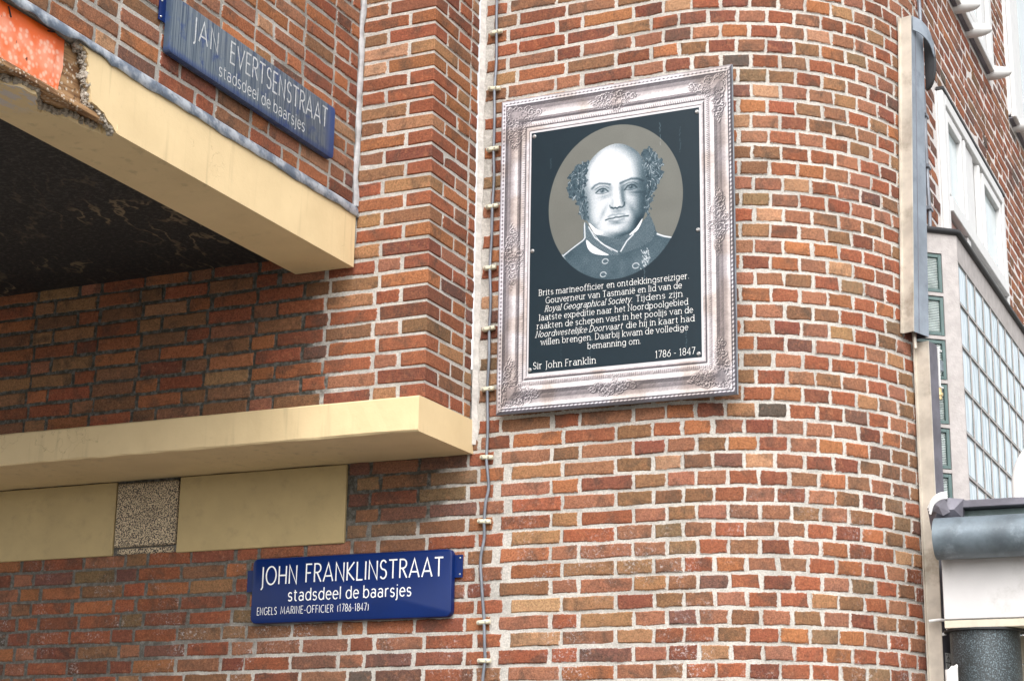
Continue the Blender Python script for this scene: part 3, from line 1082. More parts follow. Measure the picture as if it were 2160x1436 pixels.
def rounded_plate(mb, u0, u1, v0, v1, d0, d1, r, place, edge=0.004):
    """plate with rounded corners and a turned edge; place(u,v,d)"""
    def loop(off, rr):
        P = []
        for cx, cy, a in ((u1 - r, v1 - r, 0), (u0 + r, v1 - r, 90), (u0 + r, v0 + r, 180), (u1 - r, v0 + r, 270)):
            for i in range(7):
                t = math.radians(a + i * 15)
                P.append((cx + (r - off) * math.cos(t), cy + (r - off) * math.sin(t)))
        return P
    loops = [(loop(0, r), d0), (loop(0, r), d1 - edge), (loop(edge * .3, r), d1 - edge * .3), (loop(edge, r), d1)]
    v = []; f = []
    for P, d in loops: v += [place(a, b, d) for a, b in P]
    n = len(loops[0][0])
    for k in range(3):
        for i in range(n): f.append((k * n + i, k * n + (i + 1) % n, (k + 1) * n + (i + 1) % n, (k + 1) * n + i))
    f.append(tuple(3 * n + i for i in range(n))); f.append(tuple(range(n - 1, -1, -1)))
    mb.add(v, f)
    return mb


def dome(mb, c, r, h, place, n=10):
    v = []; f = []
    for k, (a, b) in enumerate(((1, 0), (.85, .55), (.5, .9))):
        v += [place(c[0] + r * a * math.cos(2 * math.pi * i / n), c[1] + r * a * math.sin(2 * math.pi * i / n), c[2] + h * b) for i in range(n)]
    v.append(place(c[0], c[1], c[2] + h * .8))
    for k in range(2):
        for i in range(n): f.append((k * n + i, k * n + (i + 1) % n, (k + 1) * n + (i + 1) % n, (k + 1) * n + i))
    for i in range(n): f.append((2 * n + i, 2 * n + (i + 1) % n, 3 * n))
    mb.add(v, f)
    return mb


# ------------------------------------------------------------ blue sign on the lower wall
def PB(u, v, d): return (u, 5.962 - d, v)


s1 = thing('street_sign', (-3.46, 5.98, 2.35), 'glossy dark blue street sign reading JOHN FRANKLINSTRAAT on the lower brick wall', 'street sign')
mb = MB(); rounded_plate(mb, -3.899, -3.018, 2.3475, 2.6015, -0.026, 0, 0.024, PB, 0.006); mb.build('sign_board', M_SIGN, s1, True)
for (a, b) in ((-3.012, -2.985), (-3.906, -3.898)):
    z0 = 2.495 if a > -3.5 else 2.475
    mb = MB(); mb.box(a - .03, b, 5.985, 5.9885, z0, z0 + .085); br = mb.build('bracket', M_SIGN, s1)
    for zz in (z0 + .012, z0 + .073):
        mb = MB(); dome(mb, ((b - .011) if a > -3.5 else a + .004, zz, -0.0235), 0.0042, 0.003, PB, 8); mb.build('screw', M_SCREW, br, True)
lettering('lettering', [
    ('JOHN', -3.862, 2.498, -3.692, 0.070, False, 0, .13),
    ('FRANKLINSTRAAT', -3.654, 2.500, -3.055, 0.070, False, 0, .115),
], PB, 0.085, M_WHITE, s1)
lettering('lettering', [('stadsdeel de baarsjes', -3.730, 2.431, -3.187, 0.047, False, 0, .115)], PB, 0.095, M_WHITE, s1)
lettering('lettering', [('ENGELS', -3.868, 2.3805, -3.778, 0.0285, False, 0, .16), ('MARINE-OFFICIER', -3.760, 2.3812, -3.524, 0.0285, False, 0, .16),
                        ('(1786-1847)', -3.506, 2.3822, -3.368, 0.0285, False, 0, .15)], PB, 0.075, M_WHITE, s1)


# ------------------------------------------------------------ weathered sign on the overhanging wall
def PJ(u, v, d): return (XJ + 0.032 + d, u, v)


s2 = thing('street_sign', (-3.27, 4.85, 3.98), 'weathered pale blue street sign reading JAN EVERTSENSTRAAT above the upper cream beam', 'street sign')
mb = MB(); rounded_plate(mb, 4.332, 5.376, 3.982, 4.184, -0.024, 0, 0.016, PJ, 0.004); mb.build('sign_board', M_FADED, s2, True)
mb = MB(); mb.box(XJ + .004, XJ + .008, 4.300, 4.34, 4.085, 4.165); br = mb.build('bracket', M_SIGN, s2)
for zz in (4.097, 4.153):
    mb = MB(); dome(mb, (4.309, zz, -0.0235), 0.0042, 0.003, PJ, 8); mb.build('screw', M_SCREW, br, True)
lettering('lettering', [('JAN', 4.452, 4.083, 4.600, 0.076, False, 0, .16), ('EVERTSENSTRAAT', 4.672, 4.084, 5.318, 0.076, False, 0, .125)], PJ, 0.085, M_LETTER_OLD, s2)
lettering('lettering', [('stadsdeel de baarsjes', 4.612, 4.012, 5.165, 0.047, False, 0, .115)], PJ, 0.085, M_LETTER_OLD, s2)

# ============================================================ FRAMED PORTRAIT BOARD (flat print)
BW, BHT = 0.952, 1.270
NX, NY = 800, 1067
UU, VV = np.meshgrid((np.arange(NX) + .5) / NX * BW, (np.arange(NY) + .5) / NY * BHT)
PXM = NX / BW


def smooth(x, a, b):
    t = np.clip((x - a) / (b - a), 0, 1); return t * t * (3 - 2 * t)


def vnoise(cell, seed=0):
    r = np.random.RandomState(seed)
    gx, gy = int(BW / cell) + 3, int(BHT / cell) + 3
    G = r.rand(gy, gx)
    x = UU / cell; y = VV / cell
    i = x.astype(int); j = y.astype(int); fx = x - i; fy = y - j
    fx = fx * fx * (3 - 2 * fx); fy = fy * fy * (3 - 2 * fy)
    return (G[j, i] * (1 - fx) + G[j, i + 1] * fx) * (1 - fy) + (G[j + 1, i] * (1 - fx) + G[j + 1, i + 1] * fx) * fy


def splat(F, pts, w, amp, mode='add'):
    """soft round brush along points (metric)"""
    pts = list(pts)
    for k in range(len(pts) - 1):
        (x0, y0), (x1, y1) = pts[k][:2], pts[k + 1][:2]
        wk = w if not isinstance(w, (list, tuple)) else w[min(k, len(w) - 1)]
        pad = wk * 2.2
        a, b = int((min(x0, x1) - pad) * PXM), int((max(x0, x1) + pad) * PXM) + 2
        c, d = int((min(y0, y1) - pad) * PXM), int((max(y0, y1) + pad) * PXM) + 2
        a, c = max(a, 0), max(c, 0)
        if b <= a or d <= c: continue
        X = UU[c:d, a:b]; Y = VV[c:d, a:b]
        if X.size == 0: continue
        dx, dy = x1 - x0, y1 - y0; L2 = dx * dx + dy * dy + 1e-12
        t = np.clip(((X - x0) * dx + (Y - y0) * dy) / L2, 0, 1)
        dd = ((X - x0 - t * dx) ** 2 + (Y - y0 - t * dy) ** 2) / (wk * wk)
        g_ = amp * np.exp(-dd)
        if mode == 'add': F[c:d, a:b] += g_
        elif mode == 'max': F[c:d, a:b] = np.maximum(F[c:d, a:b], g_)
        else: F[c:d, a:b] = np.minimum(F[c:d, a:b], 1 - g_ if False else F[c:d, a:b] * (1 - np.abs(g_)))


def closed_spline(P, n=8):
    out = []; m = len(P)
    for i in range(m):
        p0, p1, p2, p3 = [np.array(P[(i + k) % m], float) for k in (-1, 0, 1, 2)]
        for j in range(n):
            t = j / n
            out.append(0.5 * ((2 * p1) + (-p0 + p2) * t + (2 * p0 - 5 * p1 + 4 * p2 - p3) * t * t + (-p0 + 3 * p1 - 3 * p2 + p3) * t ** 3))
    return np.array(out)


def sdist(P):
    """signed distance to polygon (positive inside), computed in its window"""
    F = np.full(UU.shape, -1.0)
    pad = .06
    a, b = max(0, int((P[:, 0].min() - pad) * PXM)), min(NX, int((P[:, 0].max() + pad) * PXM))
    c, d = max(0, int((P[:, 1].min() - pad) * PXM)), min(NY, int((P[:, 1].max() + pad) * PXM))
    X = UU[c:d, a:b]; Y = VV[c:d, a:b]
    ins = np.zeros(X.shape, bool); D = np.full(X.shape, 1e9)
    for i in range(len(P)):
        x0, y0 = P[i]; x1, y1 = P[(i + 1) % len(P)]
        dx, dy = x1 - x0, y1 - y0
        t = np.clip(((X - x0) * dx + (Y - y0) * dy) / (dx * dx + dy * dy + 1e-12), 0, 1)
        D = np.minimum(D, (X - x0 - t * dx) ** 2 + (Y - y0 - t * dy) ** 2)
        if abs(dy) > 1e-12:
            cr = ((y0 > Y) != (y1 > Y)) & (X < dx * (Y - y0) / dy + x0)
            ins ^= cr
    F[c:d, a:b] = np.where(ins, 1, -1) * np.sqrt(D)
    return F


def inside(P, soft=.0015):
    return smooth(sdist(P), -soft, soft)


def blob(cx, cy, rx, ry, rot=0):
    c_, s_ = math.cos(rot), math.sin(rot)
    x = (UU - cx) * c_ + (VV - cy) * s_; y = -(UU - cx) * s_ + (VV - cy) * c_
    return np.exp(-(x / rx) ** 2 - (y / ry) ** 2)


NAVY = np.array([0.060, 0.150, 0.195]); PAPER = np.array([0.97, 0.975, 0.995])
IMG = np.zeros((NY, NX, 3)) + NAVY
pn = vnoise(.004, 1) * .5 + vnoise(.03, 2) * .5
IMG += (pn[..., None] - .5) * .02

# --- portrait: an ordinary bald man with side curls in a high-collared dark coat, printed in blue ink
ov = ((UU - .481) / .2735) ** 2 + ((VV - .790) / .3085) ** 2
ovm = smooth(1 - ov, -.006, .006)
T = np.full(UU.shape, -1.0)
FACE = closed_spline([(.496, 1.021), (.43, 1.008), (.378, .965), (.357, .915), (.354, .861), (.357, .80), (.362, .745), (.381, .703), (.424, .658), (.487, .641), (.548, .655), (.588, .692), (.608, .742), (.617, .80), (.617, .86), (.604, .925), (.565, .985)])
sd = sdist(FACE)
fm = smooth(sd, -.0015, .0015)
L = 0.96 - 0.03 * vnoise(.01, 64) - 0.50 * (1 - smooth(sd, 0, .070)) * smooth(UU, .42, .58)
L -= 0.34 * (1 - smooth(sd, 0, .035)) * (1 - smooth(UU, .36, .45))
L -= 0.14 * (1 - smooth(sd, 0, .03)) * smooth(VV, .93, 1.0)
L -= .34 * blob(.590, .79, .040, .10) + .22 * blob(.376, .78, .022, .10) + .16 * blob(.60, .90, .04, .05)
L -= .08 * smooth(VV, .88, .80)
L -= .34 * blob(.430, .845, .036, .016) + .40 * blob(.548, .844, .038, .017)
L -= .46 * blob(.512, .826, .011, .034, .12) + .20 * blob(.463, .838, .009, .022)
L -= .36 * blob(.517, .782, .010, .028, .22) + .16 * blob(.473, .782, .009, .018)
L -= .26 * blob(.438, .815, .026, .006, .12) + .30 * blob(.560, .815, .028, .006, -.12)
L -= .14 * blob(.44, .806, .022, .004, .2) + .14 * blob(.556, .804, .022, .004, -.2)
L -= .36 * blob(.494, .750, .024, .009) + .34 * blob(.490, .702, .028, .007)
L -= .20 * blob(.436, .752, .009, .034, -.45) + .26 * blob(.550, .750, .011, .036, .45)
L -= .44 * blob(.50, .648, .09, .020) + .32 * blob(.578, .69, .035, .030) + .18 * blob(.40, .69, .02, .03)
L += .16 * blob(.489, .800, .008, .034) + .14 * blob(.487, .776, .011, .009) + .10 * blob(.487, .672, .022, .012) + .08 * blob(.46, .93, .05, .04)
D_ = np.zeros(UU.shape)
splat(D_, [(.468, .7665), (.476, .7615), (.483, .764), (.491, .7600), (.499, .7645), (.508, .7620)], .0034, .95, 'max')
splat(D_, [(.461, .776), (.463, .767), (.470, .762)], .0022, .7, 'max'); splat(D_, [(.521, .780), (.519, .767), (.511, .762)], .0030, .85, 'max')
splat(D_, [(.444, .7190), (.460, .7230), (.474, .7225), (.485, .7255), (.497, .7235), (.515, .7250), (.536, .7245)], .0027, .95, 'max')
splat(D_, [(.456, .731), (.474, .7365), (.485, .7335), (.497, .7375), (.520, .732)], .0045, .32, 'max')
splat(D_, [(.460, .7135), (.487, .7085), (.518, .7150)], .0055, .34, 'max')
for ex, s_ in ((.430, 1), (.547, -1)):
    splat(D_, [(ex - .026, .8315 + .002 * s_), (ex - .014, .8435), (ex, .8475), (ex + .013, .8440), (ex + .024, .8325)], .0028, .92, 'max')
    splat(D_, [(ex - .022, .8300), (ex, .8255), (ex + .020, .8300)], .0016, .6, 'max')
    splat(D_, [(ex - .030, .8475), (ex - .010, .8570), (ex + .012, .8560), (ex + .026, .8470)], .0020, .50, 'max')
    splat(D_, [(ex, .8370), (ex + .0005, .8372)], .0086, .82, 'max')
    splat(D_, [(ex, .8370), (ex + .0005, .8372)], .0040, 1.0, 'max')
splat(D_, [(.388, .853), (.400, .8640), (.418, .8700), (.440, .8665), (.462, .8600)], .0044, .62, 'max')
splat(D_, [(.504, .8590), (.524, .8655), (.548, .8710), (.574, .8680), (.596, .8560)], .0044, .68, 'max')
L = L * (1 - D_)
L += .5 * blob(.4275, .8410, .0020, .0020) + .5 * blob(.5445, .8410, .0020, .0020)
T = np.where(fm > .5, np.clip(L, 0, 1), T)

HL = closed_spline([(.372, .965), (.339, .968), (.318, .958), (.305, .940), (.288, .915), (.292, .893), (.285, .862), (.292, .838), (.315, .812), (.333, .790), (.335, .765), (.345, .735), (.367, .722), (.378, .722), (.374, .76), (.366, .80), (.362, .86), (.366, .91), (.376, .955)])
HR = closed_spline([(.592, .962), (.612, .985), (.640, .975), (.658, .955), (.672, .920), (.668, .895), (.674, .868), (.655, .835), (.640, .800), (.630, .765), (.616, .712), (.604, .730), (.607, .80), (.608, .87), (.598, .925)])
hair = np.maximum(smooth(sdist(HL) + (vnoise(.010, 61) - .5) * .020, -.001, .001), smooth(sdist(HR) + (vnoise(.010, 62) - .5) * .020, -.001, .001))
HT = .13 + .14 * vnoise(.012, 63)
r_ = np.random.RandomState(5)
for (x0, x1, y0, y1) in ((.280, .380, .725, .975), (.60, .678, .71, .99)):
    for q in range(300):
        x, y = r_.uniform(x0, x1), r_.uniform(y0, y1)
        a = r_.uniform(0, 6.28); rr = r_.uniform(.012, .030); sp = r_.uniform(.5, 1.1)
        pts = [(x + rr * .7 * math.cos(a + sp * w_), y + rr * 1.3 * math.sin(a + sp * w_)) for w_ in np.linspace(0, 1, 7)]
        splat(HT, pts, .0010, r_.uniform(.08, .30) * (1 if q % 2 else -.6), 'add')
T = np.where(hair > .5, np.clip(HT, .02, .85), T)
# coat
COAT = closed_spline([(.20, .55), (.245, .590), (.30, .622), (.355, .660), (.362, .700), (.40, .66), (.50, .59), (.575, .66), (.618, .712), (.640, .675), (.655, .640), (.72, .615), (.80, .58), (.80, .40), (.20, .40)], 5)
cm = inside(COAT) * (1 - fm)
ct = .12 + .07 * vnoise(.03, 4) + .08 * blob(.40, .54, .08, .05) + .08 * blob(.60, .52, .08, .05)
ct = ct + .13 * ((np.sin(UU * 900 + VV * 260) * np.sin(UU * 300 - VV * 900)) > .35)
T = np.where((cm > .5), ct, T)


def paint(P, tone, n=6):
    global T
    T = np.where(inside(closed_spline(P, n) if n else np.array(P)) > .5, tone, T)


# collar of the coat, neckcloth, shirt points
hatch1 = .16 + .30 * ((np.sin((UU * .75 + VV) * 1150) > .1))
hatch2 = .14 + .28 * ((np.sin((UU * .9 - VV) * 1150) > .3))
paint([(.358, .722), (.356, .655), (.385, .615), (.44, .585), (.50, .575), (.47, .60), (.42, .64), (.385, .69)], hatch1, 5)
paint([(.622, .712), (.640, .670), (.635, .625), (.60, .600), (.545, .585), (.505, .580), (.53, .62), (.575, .672), (.606, .708)], hatch2, 5)
paint([(.40, .668), (.44, .655), (.487, .643), (.55, .655), (.556, .64), (.52, .605), (.497, .585), (.46, .605), (.42, .64)], .16 + .22 * (np.sin((UU * .5 + VV) * 1300) > .2), 5)
paint([(.374, .718), (.405, .690), (.436, .668), (.412, .664), (.396, .676)], .97, 3)
paint([(.594, .708), (.578, .668), (.553, .650), (.540, .650), (.566, .672)], .95, 3)
paint([(.366, .650), (.372, .615), (.400, .590), (.458, .578), (.425, .600), (.392, .625)], .96, 4)
E1 = np.zeros(UU.shape)
for pl, w_ in (([(.357, .72), (.360, .66), (.352, .650), (.30, .618), (.262, .592)], .0026), ([(.375, .70), (.40, .655), (.44, .62), (.492, .588)], .0022), ([(.556, .648), (.53, .625), (.506, .588)], .0026), ([(.262, .602), (.272, .585)], .006),
               ([(.652, .638), (.68, .625), (.708, .618)], .0035), ([(.39, .68), (.425, .63), (.47, .595)], .0012)):
    splat(E1, pl, w_, .95, 'max')
for (bx, by, br_) in ((.443, .556, .012), (.566, .524, .013), (.435, .505, .012), (.535, .565, .0)):
    if br_: splat(E1, [(bx + br_ * math.cos(t), by + br_ * .8 * math.sin(t)) for t in np.linspace(0, 5.6, 12)], .0018, .8, 'max')
for q in range(60):
    x, y = .605 + r_.randn() * .010, .545 + r_.randn() * .022
    splat(E1, [(x, y), (x + .002, y - .004)], .0014, .8, 'max')
T = np.where(T < 0, T, np.clip(T * (1 - E1) + E1, 0, 1))
# engraved grain
gr = np.random.RandomState(3).rand(NY, NX)
hz = np.sin((UU * .35 + VV) * 1700) * .5
Tt = T + (.25 + 3 * T * (1 - T)) * (.13 * hz + .26 * (gr - .5))
Tt = np.clip(Tt, 0, 1)
pc = NAVY * 1.15 + (PAPER - NAVY * 1.15) * Tt[..., None]
bgc = np.array([.43, .435, .415]) * (1 + .05 * (vnoise(.05, 9)[..., None] - .5)) * (1.03 + .10 * (VV[..., None] - .8)) + (gr[..., None] - .5) * .03
inner_ = np.where((T >= 0)[..., None], pc, bgc)
IMG = IMG * (1 - ovm[..., None]) + inner_ * ovm[..., None]
# drip stains on the print
for q, (x, y0, y1, a) in enumerate(((.665, 1.08, .99, .35), (.745, 1.05, .95, .2), (.385, .45, .16, .25), (.762, .36, .19, .30), (.60, .54, .46, .35), (.265, .26, .15, .12), (.215, 1.0, .96, .2))):
    S_ = np.zeros(UU.shape)
    ys_ = np.linspace(y0, y1, 14)
    splat(S_, [(x + r_.randn() * .0012, y) for y in ys_], .0018, a, 'max')
    S_ *= vnoise(.005, 30 + q) > .35
    IMG = IMG * (1 - S_[..., None]) + np.array([.72, .76, .78]) * S_[..., None]

# --- printed silver frame: height field, then shading of the print
fwx, fwt, fwb = .131, .152, .147
tx = np.minimum(UU, BW - UU) / fwx
ty = np.where(VV > BHT / 2, (BHT - VV) / fwt, VV / fwb)
tt = np.minimum(tx, ty)
along = np.where(tx < ty, VV, UU)
fr = tt < 1
Hh = np.interp(tt, [0, .03, .07, .10, .14, .18, .24, .34, .46, .56, .62, .68, .72, .80, .84, .88, .93, .97, 1.0],
               [0, .35, .55, .45, .80, .58, .30, .16, .42, .86, .70, .40, .46, .52, .34, .66, .70, .30, .1]) * .026
# bead course on the outer rail and a ribbed course on the inner
bead = (np.cos(along * 2 * math.pi / .0165) * .5 + .5)
Hh += np.exp(-((tt - .085) / .030) ** 2) * bead * .0045
Hh += np.exp(-((tt - .76) / .045) ** 2) * (np.cos(along * 2 * math.pi / .0075 + tt * 25) * .5 + .5) * .0022 * (.4 + vnoise(.008, 12))


def curl(cx, cy, r, a0, turns, w, amp=.006, ratio=1.0):
    pts = []
    for t in np.linspace(0, 1, int(10 * abs(turns)) + 5):
        rr = r * (1 - .86 * t)
        a = a0 + turns * 2 * math.pi * t
        pts.append((cx + rr * math.cos(a) * ratio, cy + rr * math.sin(a)))
    splat(Hh, pts, w, amp, 'max2' if False else 'add')


ORN = np.zeros(UU.shape)
_H = Hh
def cluster(cx, cy, ux, uy, L_, n, seed):
    """acanthus-like scrolls spreading along direction u from (cx,cy)"""
    r = np.random.RandomState(seed)
    vx, vy = -uy, ux
    for s_ in (-1, 1):
        for k in range(n):
            t = (k + .5) / n
            for q in range(3):
                a = t * L_ * s_; b = r.uniform(-.030, .030) * (1.15 - t)
                x, y = cx + ux * a + vx * b, cy + uy * a + vy * b
                rr = (.023 - .010 * t) * r.uniform(.6, 1.15)
                sg = s_ * (1 if b > 0 else -1)
                pts = []
                a0 = math.atan2(uy * s_, ux * s_) + r.uniform(-.8, .8)
                for tq in np.linspace(0, 1, 14):
                    r1 = rr * (1 - .8 * tq); aa = a0 + sg * tq * 7.0
                    pts.append((x + r1 * math.cos(aa), y + r1 * math.sin(aa)))
                splat(ORN, pts, .0021, r.uniform(.5, 1.0) * .0050, 'add')
        # pointed leaf tip
        for q in range(5):
            a = L_ * s_ * (.75 + .09 * q); b = .007 * math.sin(q * 2.1)
            splat(ORN, [(cx + ux * a + vx * (b + .006), cy + uy * a + vy * (b + .006)), (cx + ux * (a + .012 * s_) + vx * b, cy + uy * (a + .012 * s_) + vy * b)], .0028, .005, 'add')
    for q in range(9):
        a = q / 9 * 2 * math.pi
        splat(ORN, [(cx + .006 * math.cos(a), cy + .006 * math.sin(a)), (cx + .024 * math.cos(a), cy + .020 * math.sin(a))], .0030, .0045, 'add')
    curlp = [(cx + .012 * math.cos(t) * (1 - t / 9), cy + .010 * math.sin(t) * (1 - t / 9)) for t in np.linspace(0, 7, 22)]
    splat(ORN, curlp, .0026, .005, 'add')


my = .45
cl, cr_ = fwx * my, BW - fwx * my
cb, ct_ = fwb * my, BHT - fwt * my
cluster(BW / 2, ct_, 1, 0, .085, 5, 1); cluster(BW / 2, cb, 1, 0, .085, 5, 2)
cluster(cl, BHT * .49, 0, 1, .11, 6, 3); cluster(cr_, BHT * .52, 0, 1, .11, 6, 4)
for (x, y, sx_, sy_, s0) in ((cl, ct_, 1, -1, 10), (cr_, ct_, -1, -1, 20), (cl, cb, 1, 1, 30), (cr_, cb, -1, 1, 40)):
    for (ux, uy, LL) in ((sx_, 0, .10), (0, sy_, .125)):
        r = np.random.RandomState(s0 + int(abs(ux)))
        cluster(x + ux * LL * .45, y + uy * LL * .45, ux, uy, LL * .62, 4, s0 + 3 + int(abs(ux)))
    cluster(x, y, .707 * sx_, .707 * sy_, .04, 3, s0 + 7)
ORN = np.minimum(ORN * 1.25, .0125)
Hh = Hh * (1 - .35 * smooth(ORN, 0, .006)) + ORN + vnoise(.0045, 77) * .0006
ob = ORN.copy()
for _ in range(3):
    ob = (ob + np.roll(ob, 4, 0) + np.roll(ob, -4, 0) + np.roll(ob, 4, 1) + np.roll(ob, -4, 1)) / 5
halo = smooth(ob - ORN * .55, .0008, .0045)
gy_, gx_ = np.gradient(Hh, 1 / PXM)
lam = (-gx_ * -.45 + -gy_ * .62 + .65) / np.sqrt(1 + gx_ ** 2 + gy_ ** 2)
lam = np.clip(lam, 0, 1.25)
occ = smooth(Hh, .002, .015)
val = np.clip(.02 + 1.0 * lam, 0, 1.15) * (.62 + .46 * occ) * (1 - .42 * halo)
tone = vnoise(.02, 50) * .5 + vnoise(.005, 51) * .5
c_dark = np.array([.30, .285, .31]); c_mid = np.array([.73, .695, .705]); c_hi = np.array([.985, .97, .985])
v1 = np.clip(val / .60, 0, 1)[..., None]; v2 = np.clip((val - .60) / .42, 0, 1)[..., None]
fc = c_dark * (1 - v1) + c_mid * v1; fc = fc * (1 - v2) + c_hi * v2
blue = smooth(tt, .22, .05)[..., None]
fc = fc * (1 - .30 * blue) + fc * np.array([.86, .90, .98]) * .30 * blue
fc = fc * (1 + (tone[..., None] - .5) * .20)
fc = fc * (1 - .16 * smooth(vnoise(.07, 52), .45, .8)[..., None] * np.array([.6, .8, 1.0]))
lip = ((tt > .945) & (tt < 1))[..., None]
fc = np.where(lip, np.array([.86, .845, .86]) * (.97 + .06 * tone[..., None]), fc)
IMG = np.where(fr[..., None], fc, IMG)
IMG = np.clip(IMG, 0, 1) ** 1.02 * .90

im = bpy.data.images.new('portrait_print', NX, NY)
px_ = np.ones((NY, NX, 4), np.float32); px_[..., :3] = IMG
im.pixels.foreach_set(px_.ravel())
im.update(); im.pack()
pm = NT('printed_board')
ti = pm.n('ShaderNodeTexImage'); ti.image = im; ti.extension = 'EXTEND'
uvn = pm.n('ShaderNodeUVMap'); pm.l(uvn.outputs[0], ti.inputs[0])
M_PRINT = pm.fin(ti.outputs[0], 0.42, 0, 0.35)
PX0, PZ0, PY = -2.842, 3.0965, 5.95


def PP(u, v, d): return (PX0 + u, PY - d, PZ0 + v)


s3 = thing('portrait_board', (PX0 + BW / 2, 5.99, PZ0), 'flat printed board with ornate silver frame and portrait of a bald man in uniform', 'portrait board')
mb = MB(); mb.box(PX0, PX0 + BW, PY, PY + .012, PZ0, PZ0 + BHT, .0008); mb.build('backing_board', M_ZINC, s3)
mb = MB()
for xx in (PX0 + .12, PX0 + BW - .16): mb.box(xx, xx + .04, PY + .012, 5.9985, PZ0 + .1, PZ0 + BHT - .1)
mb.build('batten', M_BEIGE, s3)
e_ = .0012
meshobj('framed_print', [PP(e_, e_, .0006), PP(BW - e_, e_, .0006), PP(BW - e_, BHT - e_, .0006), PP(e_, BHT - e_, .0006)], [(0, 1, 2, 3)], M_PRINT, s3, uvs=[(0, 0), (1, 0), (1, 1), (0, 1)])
for (u, v_) in ((.144, 1.102), (.812, 1.100), (.142, .633), (.811, .634), (.138, .163), (.808, .162)):
    mb = MB(); dome(mb, (u, v_, .0006), .0085, .006, PP, 12); sc1 = mb.build('screw', M_SCREW, s3, True)
TX = [('Brits marineofficier en ontdekkingsreiziger.', .172, .4505, .775, 0), ('Gouverneur van Tasmanië en lid van de', .200, .4175, .746, 0),
      (None,), ('laatste expeditie naar het Noordpoolgebied', .174, .352, .769, 0), ('raakten de schepen vast in het poolijs van de', .165, .3195, .788, 0),
      (None,), ('willen brengen. Daarbij kwam de volledige', .182, .2555, .769, 0), ('bemanning om.', .373, .222, .586, 0),
      ('1786 - 1847', .641, .1625, .795, 0), ('Sir John Franklin', .152, .1645, .407, 0),
      ('Royal Geographical Society.', .197, .3848, .552, .2), ('Tijdens zijn', .566, .3848, .749, 0),
      ('Noordwestelijke Doorvaart', .160, .2868, .512, .2), ('die hij in kaart had', .527, .2868, .793, 0)]
for t in TX:
    if t[0] is None: continue
    big = t[0][0] in '1S'
    lettering('lettering', [(t[0], t[1], t[2], t[3], .0255 if big else .0235, True, t[4], .10)], PP, .064, M_WHITE, s3, lift=.0005)

# ============================================================ CABLE WITH CLIPS
cb_pts = [(-2.880, 5.30), (-2.888, 4.832), (-2.887, 4.685), (-2.887, 4.561), (-2.891, 4.443), (-2.888, 4.316), (-2.891, 4.184), (-2.885, 4.055), (-2.890, 3.943), (-2.892, 3.820), (-2.895, 3.692), (-2.889, 3.568), (-2.894, 3.447), (-2.891, 3.322), (-2.895, 3.208), (-2.892, 3.061), (-2.893, 2.942), (-2.886, 2.878), (-2.884, 2.823), (-2.893, 2.770), (-2.897, 2.698), (-2.898, 2.634), (-2.909, 2.556), (-2.901, 2.450), (-2.892, 2.345), (-2.889, 2.324), (-2.885, 2.240), (-2.884, 2.183), (-2.890, 2.110), (-2.895, 1.9), (-2.89, 1.2), (-2.89, 0.0)]


def crspline(P, n=5):
    out = []
    for i in range(len(P) - 1):
        p0, p1, p2, p3 = [np.array(P[min(max(i + k, 0), len(P) - 1)], float) for k in (-1, 0, 1, 2)]
        for j in range(n):
            t = j / n
            out.append(tuple(0.5 * ((2 * p1) + (-p0 + p2) * t + (2 * p0 - 5 * p1 + 4 * p2 - p3) * t * t + (-p0 + 3 * p1 - 3 * p2 + p3) * t ** 3)))
    out.append(tuple(P[-1])); return out


cable = thing('cable', (-2.89, 5.985, 0), 'thin grey cable clipped down the brick wall left of the portrait board', 'cable')
cpath = [(x, 5.985 - (0.004 if i % 3 else 0), z) for i, (x, z) in enumerate(cb_pts)]
mb = MB(); mb.tube(crspline(cpath, 4), .0058, 10); mb.build('cable_sheath', M_CABLE, cable, True)


def clip_mesh():
    m = MB()
    v, f = bevbox(-.027, .021, -.019, .004, -.008, .008, .004)
    m.add(v, f)
    m.tube([(.012, -.010, 0), (.026, -.008, 0)], .0085, 10)
    return m


cm_ = clip_mesh().build('cable_clip', M_CLIP, None, True); cm_mesh = cm_.data
sm_ = MB(); sm_.tube([(0, .002, 0), (0, -.003, 0)], .0036, 8); sc_o = sm_.build('screw', M_SCREW, None, True); sc_mesh = sc_o.data
bpy.data.objects.remove(cm_); bpy.data.objects.remove(sc_o)
for (x, z) in ((-2.890, 4.690), (-2.893, 4.446), (-2.894, 4.188), (-2.893, 3.947), (-2.896, 3.695), (-2.896, 3.449), (-2.894, 3.210), (-2.893, 2.944), (-2.898, 2.700), (-2.892, 2.325), (-2.886, 2.184)):
    o = bpy.data.objects.new('cable_clip', cm_mesh); COL.objects.link(o); o.parent = cable; o.matrix_parent_inverse = cable.matrix_basis.inverted()
    o.location = (x, 5.992, z); o.rotation_euler = (0, random.uniform(-.12, .12), 0)
    for dx in (-.016, .012):
        s = bpy.data.objects.new('screw', sc_mesh); COL.objects.link(s); s.parent = o; s.location = (dx, -.019, 0)

# ============================================================ METAL CHANNELS AT THE CURVE'S END
def frame_at(th, r, z):
    """point on cylinder, tangent and normal"""
    t = math.radians(th)
    return Vector((CX + r * math.sin(t), CY - r * math.cos(t), z)), Vector((math.cos(t), math.sin(t), 0)), Vector((math.sin(t), -math.cos(t), 0))


